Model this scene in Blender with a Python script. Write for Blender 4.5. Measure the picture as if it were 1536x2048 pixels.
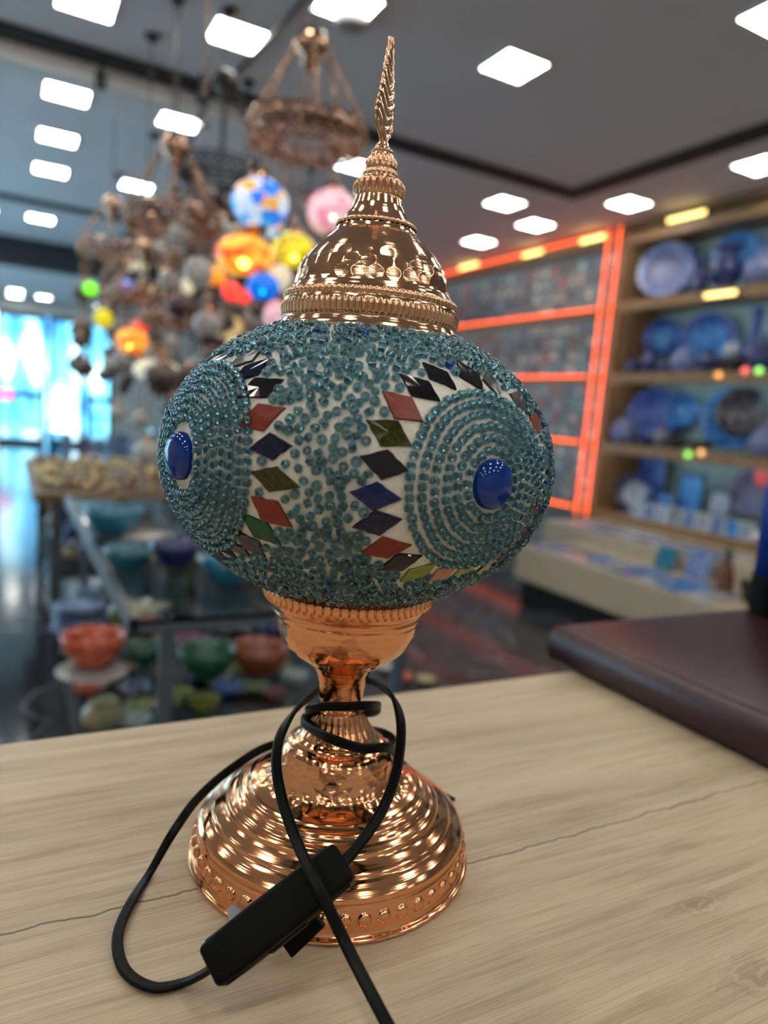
import bpy, bmesh, math, random
import numpy as np
from mathutils import Vector, Matrix

for o in list(bpy.data.objects):
    bpy.data.objects.remove(o)
PI = math.pi
scene = bpy.context.scene
COL = scene.collection

# ---------------------------------------------------------------- camera
F = 1420.0
IW, IH = 1536, 2048
PITCH = -math.atan((1024 - 831) / F)
ROLL = math.atan(0.082)
YAW = math.atan(768 / F)
CAM = Vector((0, 0, 1.24))
fw = Vector((math.sin(YAW) * math.cos(PITCH), math.cos(YAW) * math.cos(PITCH), math.sin(PITCH)))
rt0 = fw.cross(Vector((0, 0, 1))).normalized()
up0 = rt0.cross(fw)
rt = rt0 * math.cos(ROLL) + up0 * math.sin(ROLL)
up = up0 * math.cos(ROLL) - rt0 * math.sin(ROLL)
cd = bpy.data.cameras.new('camera')
cam = bpy.data.objects.new('camera', cd)
COL.objects.link(cam)
cam.matrix_world = Matrix(((rt.x, up.x, -fw.x, CAM.x), (rt.y, up.y, -fw.y, CAM.y), (rt.z, up.z, -fw.z, CAM.z), (0, 0, 0, 1)))
cd.sensor_fit = 'VERTICAL'
cd.sensor_height = 24.0
cd.lens = 24.0 * F / IH
cd.clip_start = 0.02
cd.clip_end = 200
cd.dof.use_dof = True
cd.dof.focus_distance = 0.318
cd.dof.aperture_fstop = cd.lens / 5.0      # 5 mm wide pupil
cd.dof.aperture_blades = 0
scene.camera = cam

# ---------------------------------------------------------------- world: daylight outside the shop doors
w = bpy.data.worlds.new('daylight')
scene.world = w
w.use_nodes = True
wn = w.node_tree.nodes
bg = wn['Background']
_nt = w.node_tree
_tc = wn.new('ShaderNodeTexCoord'); _mp = wn.new('ShaderNodeMapping'); _mp.inputs['Scale'].default_value = (30, 30, 9)
_nz = wn.new('ShaderNodeTexNoise'); _nz.inputs['Scale'].default_value = 1.0; _nz.inputs['Detail'].default_value = 2
_rp = wn.new('ShaderNodeValToRGB')
_rp.color_ramp.elements[0].position = .40; _rp.color_ramp.elements[0].color = (.035, .17, .36, 1)
_rp.color_ramp.elements[1].position = .60; _rp.color_ramp.elements[1].color = (.80, .93, 1.0, 1)
_e = _rp.color_ramp.elements.new(.49); _e.color = (.12, .46, .62, 1)
_nt.links.new(_tc.outputs['Generated'], _mp.inputs[0]); _nt.links.new(_mp.outputs[0], _nz.inputs['Vector'])
_nt.links.new(_nz.outputs['Fac'], _rp.inputs[0]); _nt.links.new(_rp.outputs[0], bg.inputs['Color'])
bg.inputs['Strength'].default_value = 4.0     # shaded street: sunlit fronts and blue sky seen through the glass
PANEL_W = 16.0                               # brightness of the ceiling light panels
scene.view_settings.view_transform = 'Standard'
scene.view_settings.look = 'None'
scene.view_settings.exposure = 0.45
scene.view_settings.gamma = 1.0
scene.view_settings.use_curve_mapping = False


def ray(px, py):
    return (fw * F + rt * (px - IW / 2) - up * (py - IH / 2)).normalized()


def on_z(px, py, z):
    d = ray(px, py)
    return CAM + d * ((z - CAM.z) / d.z)


def on_x(px, py, x):
    d = ray(px, py)
    return CAM + d * ((x - CAM.x) / d.x)


def at_dist(px, py, D):
    d = ray(px, py)
    return CAM + d * (D / math.hypot(d.x, d.y))


# ---------------------------------------------------------------- object helpers
def tag(o, label=None, cat=None, group=None, kind=None):
    if label: o['label'] = label
    if cat: o['category'] = cat
    if group: o['group'] = group
    if kind: o['kind'] = kind
    return o


def empty(name, loc, label=None, cat=None, group=None, rz=0.0):
    o = bpy.data.objects.new(name, None)
    o.empty_display_size = 0.02
    COL.objects.link(o)
    o.location = loc
    o.rotation_euler = (0, 0, rz)
    tag(o, label, cat, group)
    return o


def link(name, me, m=None, parent=None, loc=None):
    o = bpy.data.objects.new(name, me)
    COL.objects.link(o)
    if m is not None and not me.materials:
        for q in (m if isinstance(m, (list, tuple)) else [m]):
            me.materials.append(q)
    if parent is not None: o.parent = parent
    if loc is not None: o.location = loc
    return o


def mesh(name, V, Fc, smooth=True, mats=None):
    me = bpy.data.meshes.new(name)
    me.from_pydata([tuple(v) for v in V], [], [tuple(f) for f in Fc])
    if smooth: me.polygons.foreach_set('use_smooth', [True] * len(me.polygons))
    if mats is not None: me.polygons.foreach_set('material_index', mats)
    me.update()
    return me


def np_mesh(name, V, Q, smooth=True):
    """V (n,3) array, Q (m,4) quads"""
    me = bpy.data.meshes.new(name)
    V = np.asarray(V, np.float32); Q = np.asarray(Q, np.int32)
    me.vertices.add(len(V)); me.vertices.foreach_set('co', V.ravel())
    me.loops.add(Q.size); me.loops.foreach_set('vertex_index', Q.ravel())
    me.polygons.add(len(Q)); me.polygons.foreach_set('loop_start', np.arange(len(Q), dtype=np.int32) * 4)
    me.polygons.foreach_set('use_smooth', np.full(len(Q), smooth))
    me.update(calc_edges=True)
    me.validate()
    return me


class MB:
    """collects boxes, tubes and lathes into one mesh"""
    def __init__(s):
        s.V, s.F, s.M = [], [], []

    def add(s, V, Fc, m=0):
        b = len(s.V)
        s.V += [tuple(v) for v in V]
        s.F += [tuple(i + b for i in f) for f in Fc]
        s.M += [m] * len(Fc)
        return s

    def box(s, lo, hi, m=0, mat=None, bev=0.0):
        (x0, y0, z0), (x1, y1, z1) = lo, hi
        if bev > 0:
            bm = bmesh.new(); bmesh.ops.create_cube(bm, size=1)
            for v in bm.verts:
                v.co = Vector(((x0 + x1) / 2 + v.co.x * (x1 - x0), (y0 + y1) / 2 + v.co.y * (y1 - y0), (z0 + z1) / 2 + v.co.z * (z1 - z0)))
            bmesh.ops.bevel(bm, geom=bm.edges[:], offset=bev, segments=3, profile=0.5, affect='EDGES')
            V = [v.co.copy() for v in bm.verts]; Fc = [[v.index for v in f.verts] for f in bm.faces]
            bm.free()
        else:
            V = [Vector(p) for p in ((x0, y0, z0), (x1, y0, z0), (x1, y1, z0), (x0, y1, z0), (x0, y0, z1), (x1, y0, z1), (x1, y1, z1), (x0, y1, z1))]
            Fc = [(0, 3, 2, 1), (4, 5, 6, 7), (0, 1, 5, 4), (1, 2, 6, 5), (2, 3, 7, 6), (3, 0, 4, 7)]
        if mat is not None: V = [mat @ v for v in V]
        return s.add(V, Fc, m)

    def tube(s, pts, r, n=8, m=0, caps=True):
        pts = [Vector(p) for p in pts]
        rr = r if isinstance(r, (list, tuple)) else [r] * len(pts)
        V, Fc = [], []
        t0 = (pts[1] - pts[0]).normalized()
        a = t0.orthogonal().normalized()
        for i, p in enumerate(pts):
            t = (pts[min(i + 1, len(pts) - 1)] - pts[max(i - 1, 0)]).normalized()
            a = (a - t * a.dot(t)).normalized(); b = t.cross(a)
            for k in range(n):
                q = 2 * PI * k / n
                V.append(p + (a * math.cos(q) + b * math.sin(q)) * rr[i])
        for i in range(len(pts) - 1):
            for k in range(n):
                Fc.append((i * n + k, i * n + (k + 1) % n, (i + 1) * n + (k + 1) % n, (i + 1) * n + k))
        if caps:
            Fc.append(tuple(range(n))[::-1]); Fc.append(tuple((len(pts) - 1) * n + k for k in range(n)))
        return s.add(V, Fc, m)

    def lathe(s, prof, n=24, c=(0, 0, 0), m=0, mat=None, mfun=None):
        V, Fc, c = [], [], Vector(c)
        for (r_, z_) in prof:
            for k in range(n):
                q = 2 * PI * k / n
                v = Vector((r_ * math.cos(q), r_ * math.sin(q), z_))
                V.append((mat @ v if mat is not None else v) + c)
        for i in range(len(prof) - 1):
            for k in range(n):
                Fc.append((i * n + k, i * n + (k + 1) % n, (i + 1) * n + (k + 1) % n, (i + 1) * n + k))
        b = len(s.V)
        s.V += [tuple(v) for v in V]; s.F += [tuple(i + b for i in f) for f in Fc]
        for i in range(len(prof) - 1):
            s.M += [(mfun(i) if mfun else m)] * n
        return s

    def ball(s, c, r, n=8, m=0, sz=1.0):
        k = max(4, n // 2 + 1)
        return s.lathe([(max(r * math.sin(PI * i / k), 1e-5), -r * sz * math.cos(PI * i / k)) for i in range(k + 1)], n, c, m)

    def build(s, name, m, parent=None, loc=None, smooth=False):
        return link(name, mesh(name, s.V, s.F, smooth, s.M), m, parent, loc)


# ---------------------------------------------------------------- materials
def nodes_of(name):
    m = bpy.data.materials.new(name); m.use_nodes = True
    return m, m.node_tree, m.node_tree.nodes['Principled BSDF']


def N(nt, t, **kw):
    n = nt.nodes.new(t)
    for k, v in kw.items(): setattr(n, k, v)
    return n


def plain(name, col, rough=0.5, metal=0.0, spec=0.5, noise=0.06, nscale=30, bump=0.0, coat=0.0, trans=0.0, ior=1.45, emit=None, es=0.0):
    m, nt, b = nodes_of(name)
    tc = N(nt, 'ShaderNodeTexCoord'); nz = N(nt, 'ShaderNodeTexNoise')
    nz.inputs['Scale'].default_value = nscale; nz.inputs['Detail'].default_value = 3
    nt.links.new(tc.outputs['Object'], nz.inputs['Vector'])
    r_ = N(nt, 'ShaderNodeValToRGB')
    r_.color_ramp.elements[0].position = .3; r_.color_ramp.elements[1].position = .7
    r_.color_ramp.elements[0].color = tuple(max(0, c * (1 - noise)) for c in col) + (1,)
    r_.color_ramp.elements[1].color = tuple(min(1, c * (1 + noise)) for c in col) + (1,)
    nt.links.new(nz.outputs['Fac'], r_.inputs['Fac']); nt.links.new(r_.outputs['Color'], b.inputs['Base Color'])
    b.inputs['Roughness'].default_value = rough; b.inputs['Metallic'].default_value = metal
    b.inputs['Specular IOR Level'].default_value = spec; b.inputs['Coat Weight'].default_value = coat
    b.inputs['Transmission Weight'].default_value = trans; b.inputs['IOR'].default_value = ior
    if emit:
        b.inputs['Emission Color'].default_value = emit + (1,); b.inputs['Emission Strength'].default_value = es
    if bump:
        bp = N(nt, 'ShaderNodeBump'); bp.inputs['Strength'].default_value = bump; bp.inputs['Distance'].default_value = .01
        nt.links.new(nz.outputs['Fac'], bp.inputs['Height']); nt.links.new(bp.outputs['Normal'], b.inputs['Normal'])
    return m


def emitter(name, col, s):
    m = bpy.data.materials.new(name); m.use_nodes = True
    nt = m.node_tree; nt.nodes.remove(nt.nodes['Principled BSDF'])
    e = N(nt, 'ShaderNodeEmission'); e.inputs['Color'].default_value = col + (1,); e.inputs['Strength'].default_value = s
    nt.links.new(e.outputs[0], nt.nodes['Material Output'].inputs[0])
    return m


def patterned(name, base, cols, scale=40, rough=.18, metal=0, coat=.4):
    """glazed pottery or printed surface: blotches of several glaze colours"""
    m, nt, b = nodes_of(name)
    tc = N(nt, 'ShaderNodeTexCoord'); vo = N(nt, 'ShaderNodeTexVoronoi'); vo.inputs['Scale'].default_value = scale
    nt.links.new(tc.outputs['Object'], vo.inputs['Vector'])
    sp = N(nt, 'ShaderNodeSeparateColor'); nt.links.new(vo.outputs['Color'], sp.inputs[0])
    r_ = N(nt, 'ShaderNodeValToRGB'); r_.color_ramp.interpolation = 'CONSTANT'
    allc = [base] + cols
    el = r_.color_ramp.elements
    while len(el) < len(allc): el.new(.5)
    for i, c in enumerate(allc):
        el[i].position = i / len(allc); el[i].color = tuple(c) + (1,)
    nt.links.new(sp.outputs[0], r_.inputs['Fac']); nt.links.new(r_.outputs['Color'], b.inputs['Base Color'])
    b.inputs['Roughness'].default_value = rough; b.inputs['Metallic'].default_value = metal; b.inputs['Coat Weight'].default_value = coat
    return m


def copper_mat(name, col, rough, lines=0.0, scale=4000, aniso=0.0):
    m, nt, b = nodes_of(name)
    b.inputs['Base Color'].default_value = col + (1,)
    b.inputs['Metallic'].default_value = 1; b.inputs['Roughness'].default_value = rough
    tc = N(nt, 'ShaderNodeTexCoord'); mp = N(nt, 'ShaderNodeMapping')
    mp.inputs['Scale'].default_value = (30, 30, scale)
    nz = N(nt, 'ShaderNodeTexNoise'); nz.inputs['Scale'].default_value = 1; nz.inputs['Detail'].default_value = 2
    nt.links.new(tc.outputs['Object'], mp.inputs['Vector']); nt.links.new(mp.outputs[0], nz.inputs['Vector'])
    mr = N(nt, 'ShaderNodeMapRange'); mr.inputs['To Min'].default_value = rough * .6; mr.inputs['To Max'].default_value = rough * 1.5
    nt.links.new(nz.outputs['Fac'], mr.inputs['Value']); nt.links.new(mr.outputs[0], b.inputs['Roughness'])
    if lines:
        bp = N(nt, 'ShaderNodeBump'); bp.inputs['Strength'].default_value = lines; bp.inputs['Distance'].default_value = .0002
        nt.links.new(nz.outputs['Fac'], bp.inputs['Height']); nt.links.new(bp.outputs['Normal'], b.inputs['Normal'])
    return m


M = {}
M['copper'] = copper_mat('polished_copper', (.90, .43, .215), .10, .35, 2500)
M['copper_cap'] = copper_mat('ceiling_tinted_copper', (.74, .435, .26), .10, .30, 2500)  # same copper, browned in colour for the darker ceiling it mirrors
M['grout'] = plain('cream_grout', (.76, .71, .63), .6, noise=.10, nscale=220, bump=.12)
M['black_plastic'] = plain('black_plastic', (.0022, .0024, .0028), .45, spec=.12, noise=.3, nscale=1500, bump=.15)
M['cable'] = plain('black_cable', (.0026, .0032, .0032), .36, spec=.16, noise=.15, nscale=300)


def bead_glass(name, col):
    m, nt, b = nodes_of(name)
    b.inputs['Base Color'].default_value = col + (1,); b.inputs['Roughness'].default_value = .03
    b.inputs['Transmission Weight'].default_value = 1.0; b.inputs['IOR'].default_value = 1.47
    return m


M['bead'] = bead_glass('teal_bead_glass', (.185, .42, .52))
M['bead_blue'] = bead_glass('blue_bead_glass', (.015, .13, .50))
TILE = {
    'black': plain('black_mirror_glass', (.006, .006, .009), .06, spec=.5, nscale=400, noise=.5),
    'dgrey': plain('charcoal_glass', (.028, .026, .027), .25, nscale=300, noise=.2),
    'navy': plain('navy_glass', (.001, .003, .028), .08, nscale=500, noise=.5),
    'blue': plain('royal_blue_glass', (.002, .010, .085), .08, nscale=400, noise=.3),
    'red': plain('brick_red_glass', (.20, .024, .009), .35, nscale=350, noise=.12),
    'olive': plain('olive_glass', (.034, .034, .003), .10, nscale=700, noise=.6),
    'green': plain('green_glass', (.003, .075, .028), .12, nscale=400, noise=.3),
    'lime': plain('lime_glass', (.20, .25, .015), .2, nscale=300, noise=.15),
    'pink': plain('salmon_glass', (.45, .17, .12), .25, nscale=300, noise=.1),
    'silver': plain('silver_glass', (.20, .20, .20), .15, metal=.8, nscale=300, noise=.2),
}
m, nt, b = nodes_of('cobalt_cabochon_glass')
b.inputs['Base Color'].default_value = (.0, .028, .23, 1); b.inputs['Roughness'].default_value = .04; b.inputs['Specular IOR Level'].default_value = .4
b.inputs['Subsurface Weight'].default_value = .0; b.inputs['Subsurface Radius'].default_value = (.001, .002, .006); b.inputs['Subsurface Scale'].default_value = 1.0
b.inputs['Coat Weight'].default_value = .15
M['cabochon'] = m

# ================================================================= SHOP SHELL
m, nt, b = nodes_of('dark_marble_floor')
tc = N(nt, 'ShaderNodeTexCoord'); n1 = N(nt, 'ShaderNodeTexNoise'); n1.inputs['Scale'].default_value = 1.6; n1.inputs['Detail'].default_value = 8; n1.inputs['Distortion'].default_value = 1.4
r_ = N(nt, 'ShaderNodeValToRGB'); e = r_.color_ramp.elements
e[0].position = .38; e[0].color = (.018, .021, .027, 1); e[1].position = .62; e[1].color = (.055, .06, .07, 1)
k = e.new(.5); k.color = (.028, .031, .038, 1); k = e.new(.515); k.color = (.20, .21, .23, 1); k = e.new(.53); k.color = (.03, .033, .04, 1)
br = N(nt, 'ShaderNodeTexBrick'); br.offset = 0; br.inputs['Scale'].default_value = 1.0
br.inputs['Brick Width'].default_value = .6; br.inputs['Row Height'].default_value = .6; br.inputs['Mortar Size'].default_value = .003
br.inputs['Color1'].default_value = (1, 1, 1, 1); br.inputs['Color2'].default_value = (.85, .85, .85, 1); br.inputs['Mortar'].default_value = (.2, .2, .2, 1)
mx = N(nt, 'ShaderNodeMix', data_type='RGBA', blend_type='MULTIPLY'); mx.inputs[0].default_value = 1
nt.links.new(tc.outputs['Object'], n1.inputs['Vector']); nt.links.new(tc.outputs['Object'], br.inputs['Vector'])
nt.links.new(n1.outputs['Fac'], r_.inputs[0]); nt.links.new(r_.outputs[0], mx.inputs[6]); nt.links.new(br.outputs['Color'], mx.inputs[7])
nt.links.new(mx.outputs[2], b.inputs['Base Color']); b.inputs['Roughness'].default_value = .12
M['floor'] = m
M['ceiling'] = plain('grey_ceiling_paint', (.80, .79, .81), .8, noise=.03, nscale=2)
M['wall'] = plain('warm_wall_paint', (.66, .63, .59), .8, noise=.04, nscale=3)
M['dark_metal'] = plain('charcoal_metal', (.02, .021, .024), .4, noise=.1)
M['white_trim'] = plain('pale_trim_paint', (.55, .55, .54), .6, noise=.03)
M['bright_trim'] = plain('white_trim_paint', (.85, .85, .84), .6, noise=.02)
M['groove'] = plain('dark_groove_paint', (.035, .036, .04), .7, noise=.1)

X0, X1, Y0, Y1, HC = -2.6, 5.12, -3.0, 17.0, 3.0
def struct(name, mb, m, smooth=False):
    return tag(mb.build(name, m, smooth=smooth), kind='structure')

struct('floor', MB().box((X0 - .2, Y0 - .2, -.1), (X1 + .2, Y1 + 6, 0)), M['floor'])
struct('ceiling', MB().box((X0 - .2, Y0 - .2, HC), (X1 + .2, Y1 + .2, HC + .15)), M['ceiling'])
struct('wall_left', MB().box((X0 - .2, Y0 - .2, 0), (X0, 4.6, HC)).box((X0 - .2, 15.0, 0), (X0, Y1 + .2, HC)).box((X0 - .2, 4.6, 0), (X0, 15.0, .25)).box((X0 - .2, 4.6, 2.8), (X0, 15.0, HC)), M['wall'])
struct('wall_right', MB().box((X1, Y0 - .2, 0), (X1 + .2, Y1 + .2, HC)), M['wall'])
struct('wall_back', MB().box((X0, Y0 - .2, 0), (X1, Y0, HC)), M['wall'])
mb = MB()
mb.box((X0, Y1, 2.75), (2.12, Y1 + .2, HC)); mb.box((2.12, Y1, 0), (X1, Y1 + .2, HC)); mb.box((X0, Y1, 0), (-1.2, Y1 + .2, 2.75))
struct('wall_front', mb, M['wall'])
M['glass'] = plain('clear_glass', (.95, .98, 1), .02, trans=1, ior=1.05, noise=0)
for i in range(1, 5):
    ya = 2.0 + i * 2.6; yb = ya + 2.6
    fr = MB().box((X0 - .14, ya, .25), (X0 - .06, ya + .05, 2.8)).box((X0 - .14, yb - .05, .25), (X0 - .06, yb, 2.8)).box((X0 - .14, ya + .05, 2.74), (X0 - .06, yb - .05, 2.8)).box((X0 - .14, ya + .05, .25), (X0 - .06, yb - .05, .31))
    d = struct('window_%d' % (4 + i), fr, M['dark_metal'])
    MB().box((X0 - .105, ya + .05, .31), (X0 - .095, yb - .05, 2.74)).build('glass_pane', M['glass'], d)
for i, (xa, xb) in enumerate(((-1.2, -.25), (-.17, .74), (.82, 1.5), (1.58, 2.12))):
    fr = MB()
    for lo, hi in (((xa, Y1 + .05, 0), (xa + .08, Y1 + .13, 2.75)), ((xb - .08, Y1 + .05, 0), (xb, Y1 + .13, 2.75)), ((xa, Y1 + .05, 2.65), (xb, Y1 + .13, 2.75)), ((xa, Y1 + .05, 0), (xb, Y1 + .13, .12))):
        fr.box(lo, hi)
    if i in (0, 1, 3): fr.box((xa, Y1 + .05, 1.0), (xb, Y1 + .13, 1.12))
    d = struct('window_%d' % (i + 1) if i != 2 else 'door_1', fr, M['dark_metal'])
    MB().box((xa + .05, Y1 + .085, .12), (xb - .05, Y1 + .095, 2.65)).build('glass_pane', M['glass'], d)
struct('trim_1', MB().box((X0, 10.0, 2.68), (X1, 10.25, HC)), M['groove'])
struct('trim_2', MB().box((X0, 4.28, HC - .02), (3.66, 4.44, HC - .001)).box((3.66, Y0, HC - .02), (3.82, 4.44, HC - .001)), M['groove'])
struct('trim_3', MB().box((X0, 4.445, HC - .11), (1.75, 4.60, HC - .001)), M['bright_trim'])
struct('trim_4', MB().box((X0, 7.9, HC - .03), (1.9, 8.02, HC - .001)), M['groove'])

# ---------------------------------------------------------------- ceiling light panels
M['panel_light'] = emitter('light_panel_glow', (1.0, .97, .90), PANEL_W)
M['panel_frame'] = plain('white_panel_frame', (.75, .75, .74), .5)
proto = None
spots = []
for x, ys in ((.31, (3.82, 5.0, 5.87, 6.75, 8.69, 10.8)), (.97, (3.68, 4.97, 6.68)), (2.2, (3.1, 4.93)), (1.3, (3.12,)), (3.51, (4.89,)), (4.08, (5.2, 6.05)), (4.2, (4.24, 3.15)),
              (-.22, (3.8, 5.0, 5.87, 7.2, 8.7, 10.8)), (.15, (15.6, 16.4)), (.65, (16.0,)), (1.35, (15.4,)), (1.75, (16.2,))):
    spots += [(x, y) for y in ys]
for x in (-1.6, -.6, .5, 1.6, 2.7):
    for y in (-2.2, -1.1, 0.0, 1.1, 2.1): spots.append((x + (.1 if y > 0 else 0), y))
for x in (-1.6,):
    for y in (3.8, 5.0, 7.0, 9.0): spots.append((x, y))
for x, y in spots:
    if proto is None:
        proto = empty('ceiling_light', (x, y, HC), cat='ceiling light', group='square ceiling light panels')
        s = .118
        f_ = MB()
        f_.box((-s - .012, -s - .012, -.012), (s + .012, -s, -.001)); f_.box((-s - .012, s, -.012), (s + .012, s + .012, -.001))
        f_.box((-s - .012, -s, -.012), (-s, s, -.001)); f_.box((s, -s, -.012), (s + .012, s, -.001))
        parts = [f_.build('frame', M['panel_frame'], proto), MB().box((-s, -s, -.010), (s, s, -.002)).build('diffuser', M['panel_light'], proto)]
        o = proto
    else:
        o = proto.copy(); COL.objects.link(o); o.location = (x, y, HC)
        for c_ in parts:
            d = c_.copy(); COL.objects.link(d); d.parent = o
    q = CAM; v = Vector((x, y, HC)) - q
    seen = v.dot(fw) > 0 and abs(v.dot(rt) / v.dot(fw)) < .56 and abs(v.dot(up) / v.dot(fw)) < .74
    o['px'] = [v.dot(rt) / max(v.dot(fw), .01) * F + 768, 1024 - v.dot(up) / max(v.dot(fw), .01) * F] if seen else [0, 0]
    o['seen'] = seen

# ================================================================= MOSAIC LAMP
LX, LY = 0.1616, 0.3308
lamp = empty('mosaic_table_lamp', (LX, LY, 1.0), 'copper table lamp with round blue mosaic glass shade standing on the wooden counter', 'lamp')


def resample(P, ds, soft):
    P = np.array(P, float)
    d = np.r_[0, np.cumsum(np.hypot(*np.diff(P, axis=0).T))]
    s = np.arange(0, d[-1], ds)
    Q = np.stack([np.interp(s, d, P[:, 0]), np.interp(s, d, P[:, 1])], 1)
    for _ in range(soft):
        R = Q.copy(); R[1:-1] = (Q[:-2] + 2 * Q[1:-1] + Q[2:]) / 4; Q = R
    return Q, s


def spun(name, P, disp, m, parent, n=480, ds=.0005, soft=3, loc=None):
    """metal spinning: lathe with a relief pushed along the surface normal"""
    Q, s = resample(P, ds, soft)
    T = np.gradient(Q, axis=0); T /= np.hypot(T[:, 0], T[:, 1])[:, None] + 1e-9
    Nn = np.stack([T[:, 1], -T[:, 0]], 1)
    th = np.linspace(0, 2 * PI, n, endpoint=False)
    D = np.zeros((len(s), n))
    if disp is not None:
        for fn in disp: D += fn(th[None, :], Q[:, 0:1], Q[:, 1:2])
    Rr = Q[:, 0:1] + Nn[:, 0:1] * D; Z = Q[:, 1:2] + Nn[:, 1:2] * D
    V = np.stack([Rr * np.cos(th), Rr * np.sin(th), np.broadcast_to(Z, Rr.shape)], 2).reshape(-1, 3)
    i = np.arange(len(s) - 1)[:, None] * n; k = np.arange(n)[None, :]; k2 = (k + 1) % n
    Fq = np.stack([i + k, i + k2, i + n + k2, i + n + k], 2).reshape(-1, 4)
    return link(name, np_mesh(name, V, Fq), m, parent, loc)


def knurl(z0, z1, nk, h, sharp=1.0):
    def f(t, r_, z):
        wgt = np.clip(np.minimum(z - z0, z1 - z) / ((z1 - z0) * .35), 0, 1)
        return h * wgt * (np.abs(np.cos(t * nk / 2)) ** sharp - .5)
    return f


def beads_row(zc, hz, nk, h, ph=0, frac=1.0):
    def f(t, r_, z):
        a = ((t + ph) * nk / (2 * PI)) % 1 - .5
        d = (a * 2 / frac) ** 2 + ((z - zc) / hz) ** 2
        return h * np.sqrt(np.clip(1 - d, 0, 1))
    return f


def hammer(rows, R, depth):
    """rows (z, count, phase): flat facets struck into the sheet"""
    def f(t, r_, z):
        out = np.zeros(np.broadcast(t, z).shape)
        for zc, nk, ph in rows:
            a = (((t + ph) * nk / (2 * PI)) % 1 - .5) * 2 * PI / nk
            d = ((a * r_) ** 2 + ((z - zc) * 1.12) ** 2) / R ** 2
            out = np.minimum(out, -depth * np.clip(1 - d, 0, 1))
        return out
    return f


# --- foot: rolled rim, punched wall, stepped shoulder
foot = [(.066, .0004), (.0755, .0002), (.0766, .0010), (.0762, .0022), (.0742, .0026), (.0735, .0040), (.0732, .0090), (.0726, .0152), (.0716, .0168), (.0726, .0180), (.0722, .0200),
        (.0700, .0222), (.0672, .0240), (.0650, .0250), (.0640, .0268), (.0622, .0276), (.0596, .0290), (.0578, .0304), (.0572, .0322), (.0556, .0330), (.0545, .0338), (.0532, .0340), (.0520, .0354),
        (.0506, .0362), (.0498, .0378), (.0478, .0382), (.0462, .0392), (.0452, .0402)]
spun('base', foot, [beads_row(.0104, .0033, 48, .0020, frac=.70)], M['copper'], lamp, n=1040, ds=.0004, soft=2)
dome = [(.0452, .0402), (.0436, .0408), (.0408, .0416), (.0380, .0428), (.0352, .0448), (.0334, .0475), (.0320, .0505), (.0309, .0540), (.0300, .0575), (.0286, .0605), (.0268, .0624), (.0250, .0634), (.0232, .0640)]
spun('hammered_dome', dome, [hammer([(.0600, 22, 0), (.0562, 26, .12), (.0522, 26, 0), (.0482, 26, .12), (.0446, 28, 0)], .0036, .00042)], M['copper'], lamp, n=720, ds=.0004, soft=2)
neck = [(.0232, .0640), (.0226, .0652), (.0206, .0668), (.0184, .0700), (.0164, .0728), (.0146, .0762), (.0134, .0800), (.0130, .0815), (.0112, .0830), (.0108, .0855), (.0116, .0872), (.0118, .0890), (.0122, .0930), (.0130, .0972), (.0140, .1005),
        (.0150, .1030), (.0164, .1045), (.0172, .1058), (.0186, .1066)]
spun('neck', neck, [knurl(.067, .082, 26, .0008)], M['copper'], lamp, n=312, ds=.0004, soft=2)
cup = [(.0186, .1066), (.0208, .1082), (.0240, .1108), (.0288, .1142), (.0325, .1180), (.0352, .1225), (.0372, .1275), (.0381, .1320), (.0383, .1342), (.0392, .1352), (.0396, .1364), (.0392, .1376), (.0400, .1390)]
spun('cup', cup, [hammer([(.1090, 14, 0), (.1128, 18, .1), (.1178, 22, 0), (.1232, 24, .12), (.1288, 24, 0)], .0040, .00022)], M['copper'], lamp, n=720, ds=.0004, soft=2)
collar = [(.0400, .1390), (.0412, .1400), (.0426, .1425), (.0432, .1452), (.0432, .1480), (.0424, .1502), (.0410, .1512), (.0412, .1524), (.0418, .1532), (.0412, .1542), (.0395, .1545)]
spun('beaded_collar', collar, [beads_row(.1468, .0044, 66, .0021)], M['copper'], lamp, n=1170, ds=.0003, soft=2)
# --- cap
cap = [(.0400, .2784), (.0450, .2776), (.0464, .2783), (.0458, .2795), (.0447, .2808), (.0440, .2822), (.0434, .2832), (.0434, .2838), (.0441, .2850), (.0443, .2890), (.0437, .2918), (.0430, .2928), (.0430, .2940), (.0424, .2960),
       (.0412, .2972), (.0404, .2985), (.0394, .2996), (.0389, .3010), (.0383, .3040), (.0374, .3075), (.0358, .3115), (.0334, .3150), (.0302, .3188), (.0268, .3222), (.0232, .3254), (.0208, .3276), (.0200, .3292), (.0196, .3304)]
spun('cap', cap, [knurl(.2838, .2912, 96, .0011), beads_row(.2948, .0018, 84, .0009), hammer([(.3036, 30, 0), (.3086, 30, .105), (.3130, 22, 0)], .0035, .00026)], M['copper_cap'], lamp, n=1152, ds=.0004, soft=2)
spire = [(.0196, .3304), (.0196, .3316), (.0184, .3328), (.0164, .3350), (.0144, .3378), (.0130, .3405), (.0120, .3438), (.0116, .3450), (.0120, .3456), (.0122, .3478), (.0120, .3520), (.0112, .3530), (.0090, .3540), (.0088, .3552), (.0080, .3570), (.0078, .3582),
         (.0080, .3592), (.0076, .3608), (.0070, .3630), (.0058, .3648), (.0050, .3662), (.0050, .3672), (.0040, .3684), (.0034, .3700), (.0026, .3712), (.0016, .3720)]
spun('spire', spire, [beads_row(.3312, .0014, 44, .0008), knurl(.3452, .3526, 22, .0019), beads_row(.3562, .0012, 22, .0007), knurl(.3590, .3648, 18, .0011), beads_row(.3668, .0010, 12, .0006)], M['copper_cap'], lamp, n=352, ds=.0003, soft=1)
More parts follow.
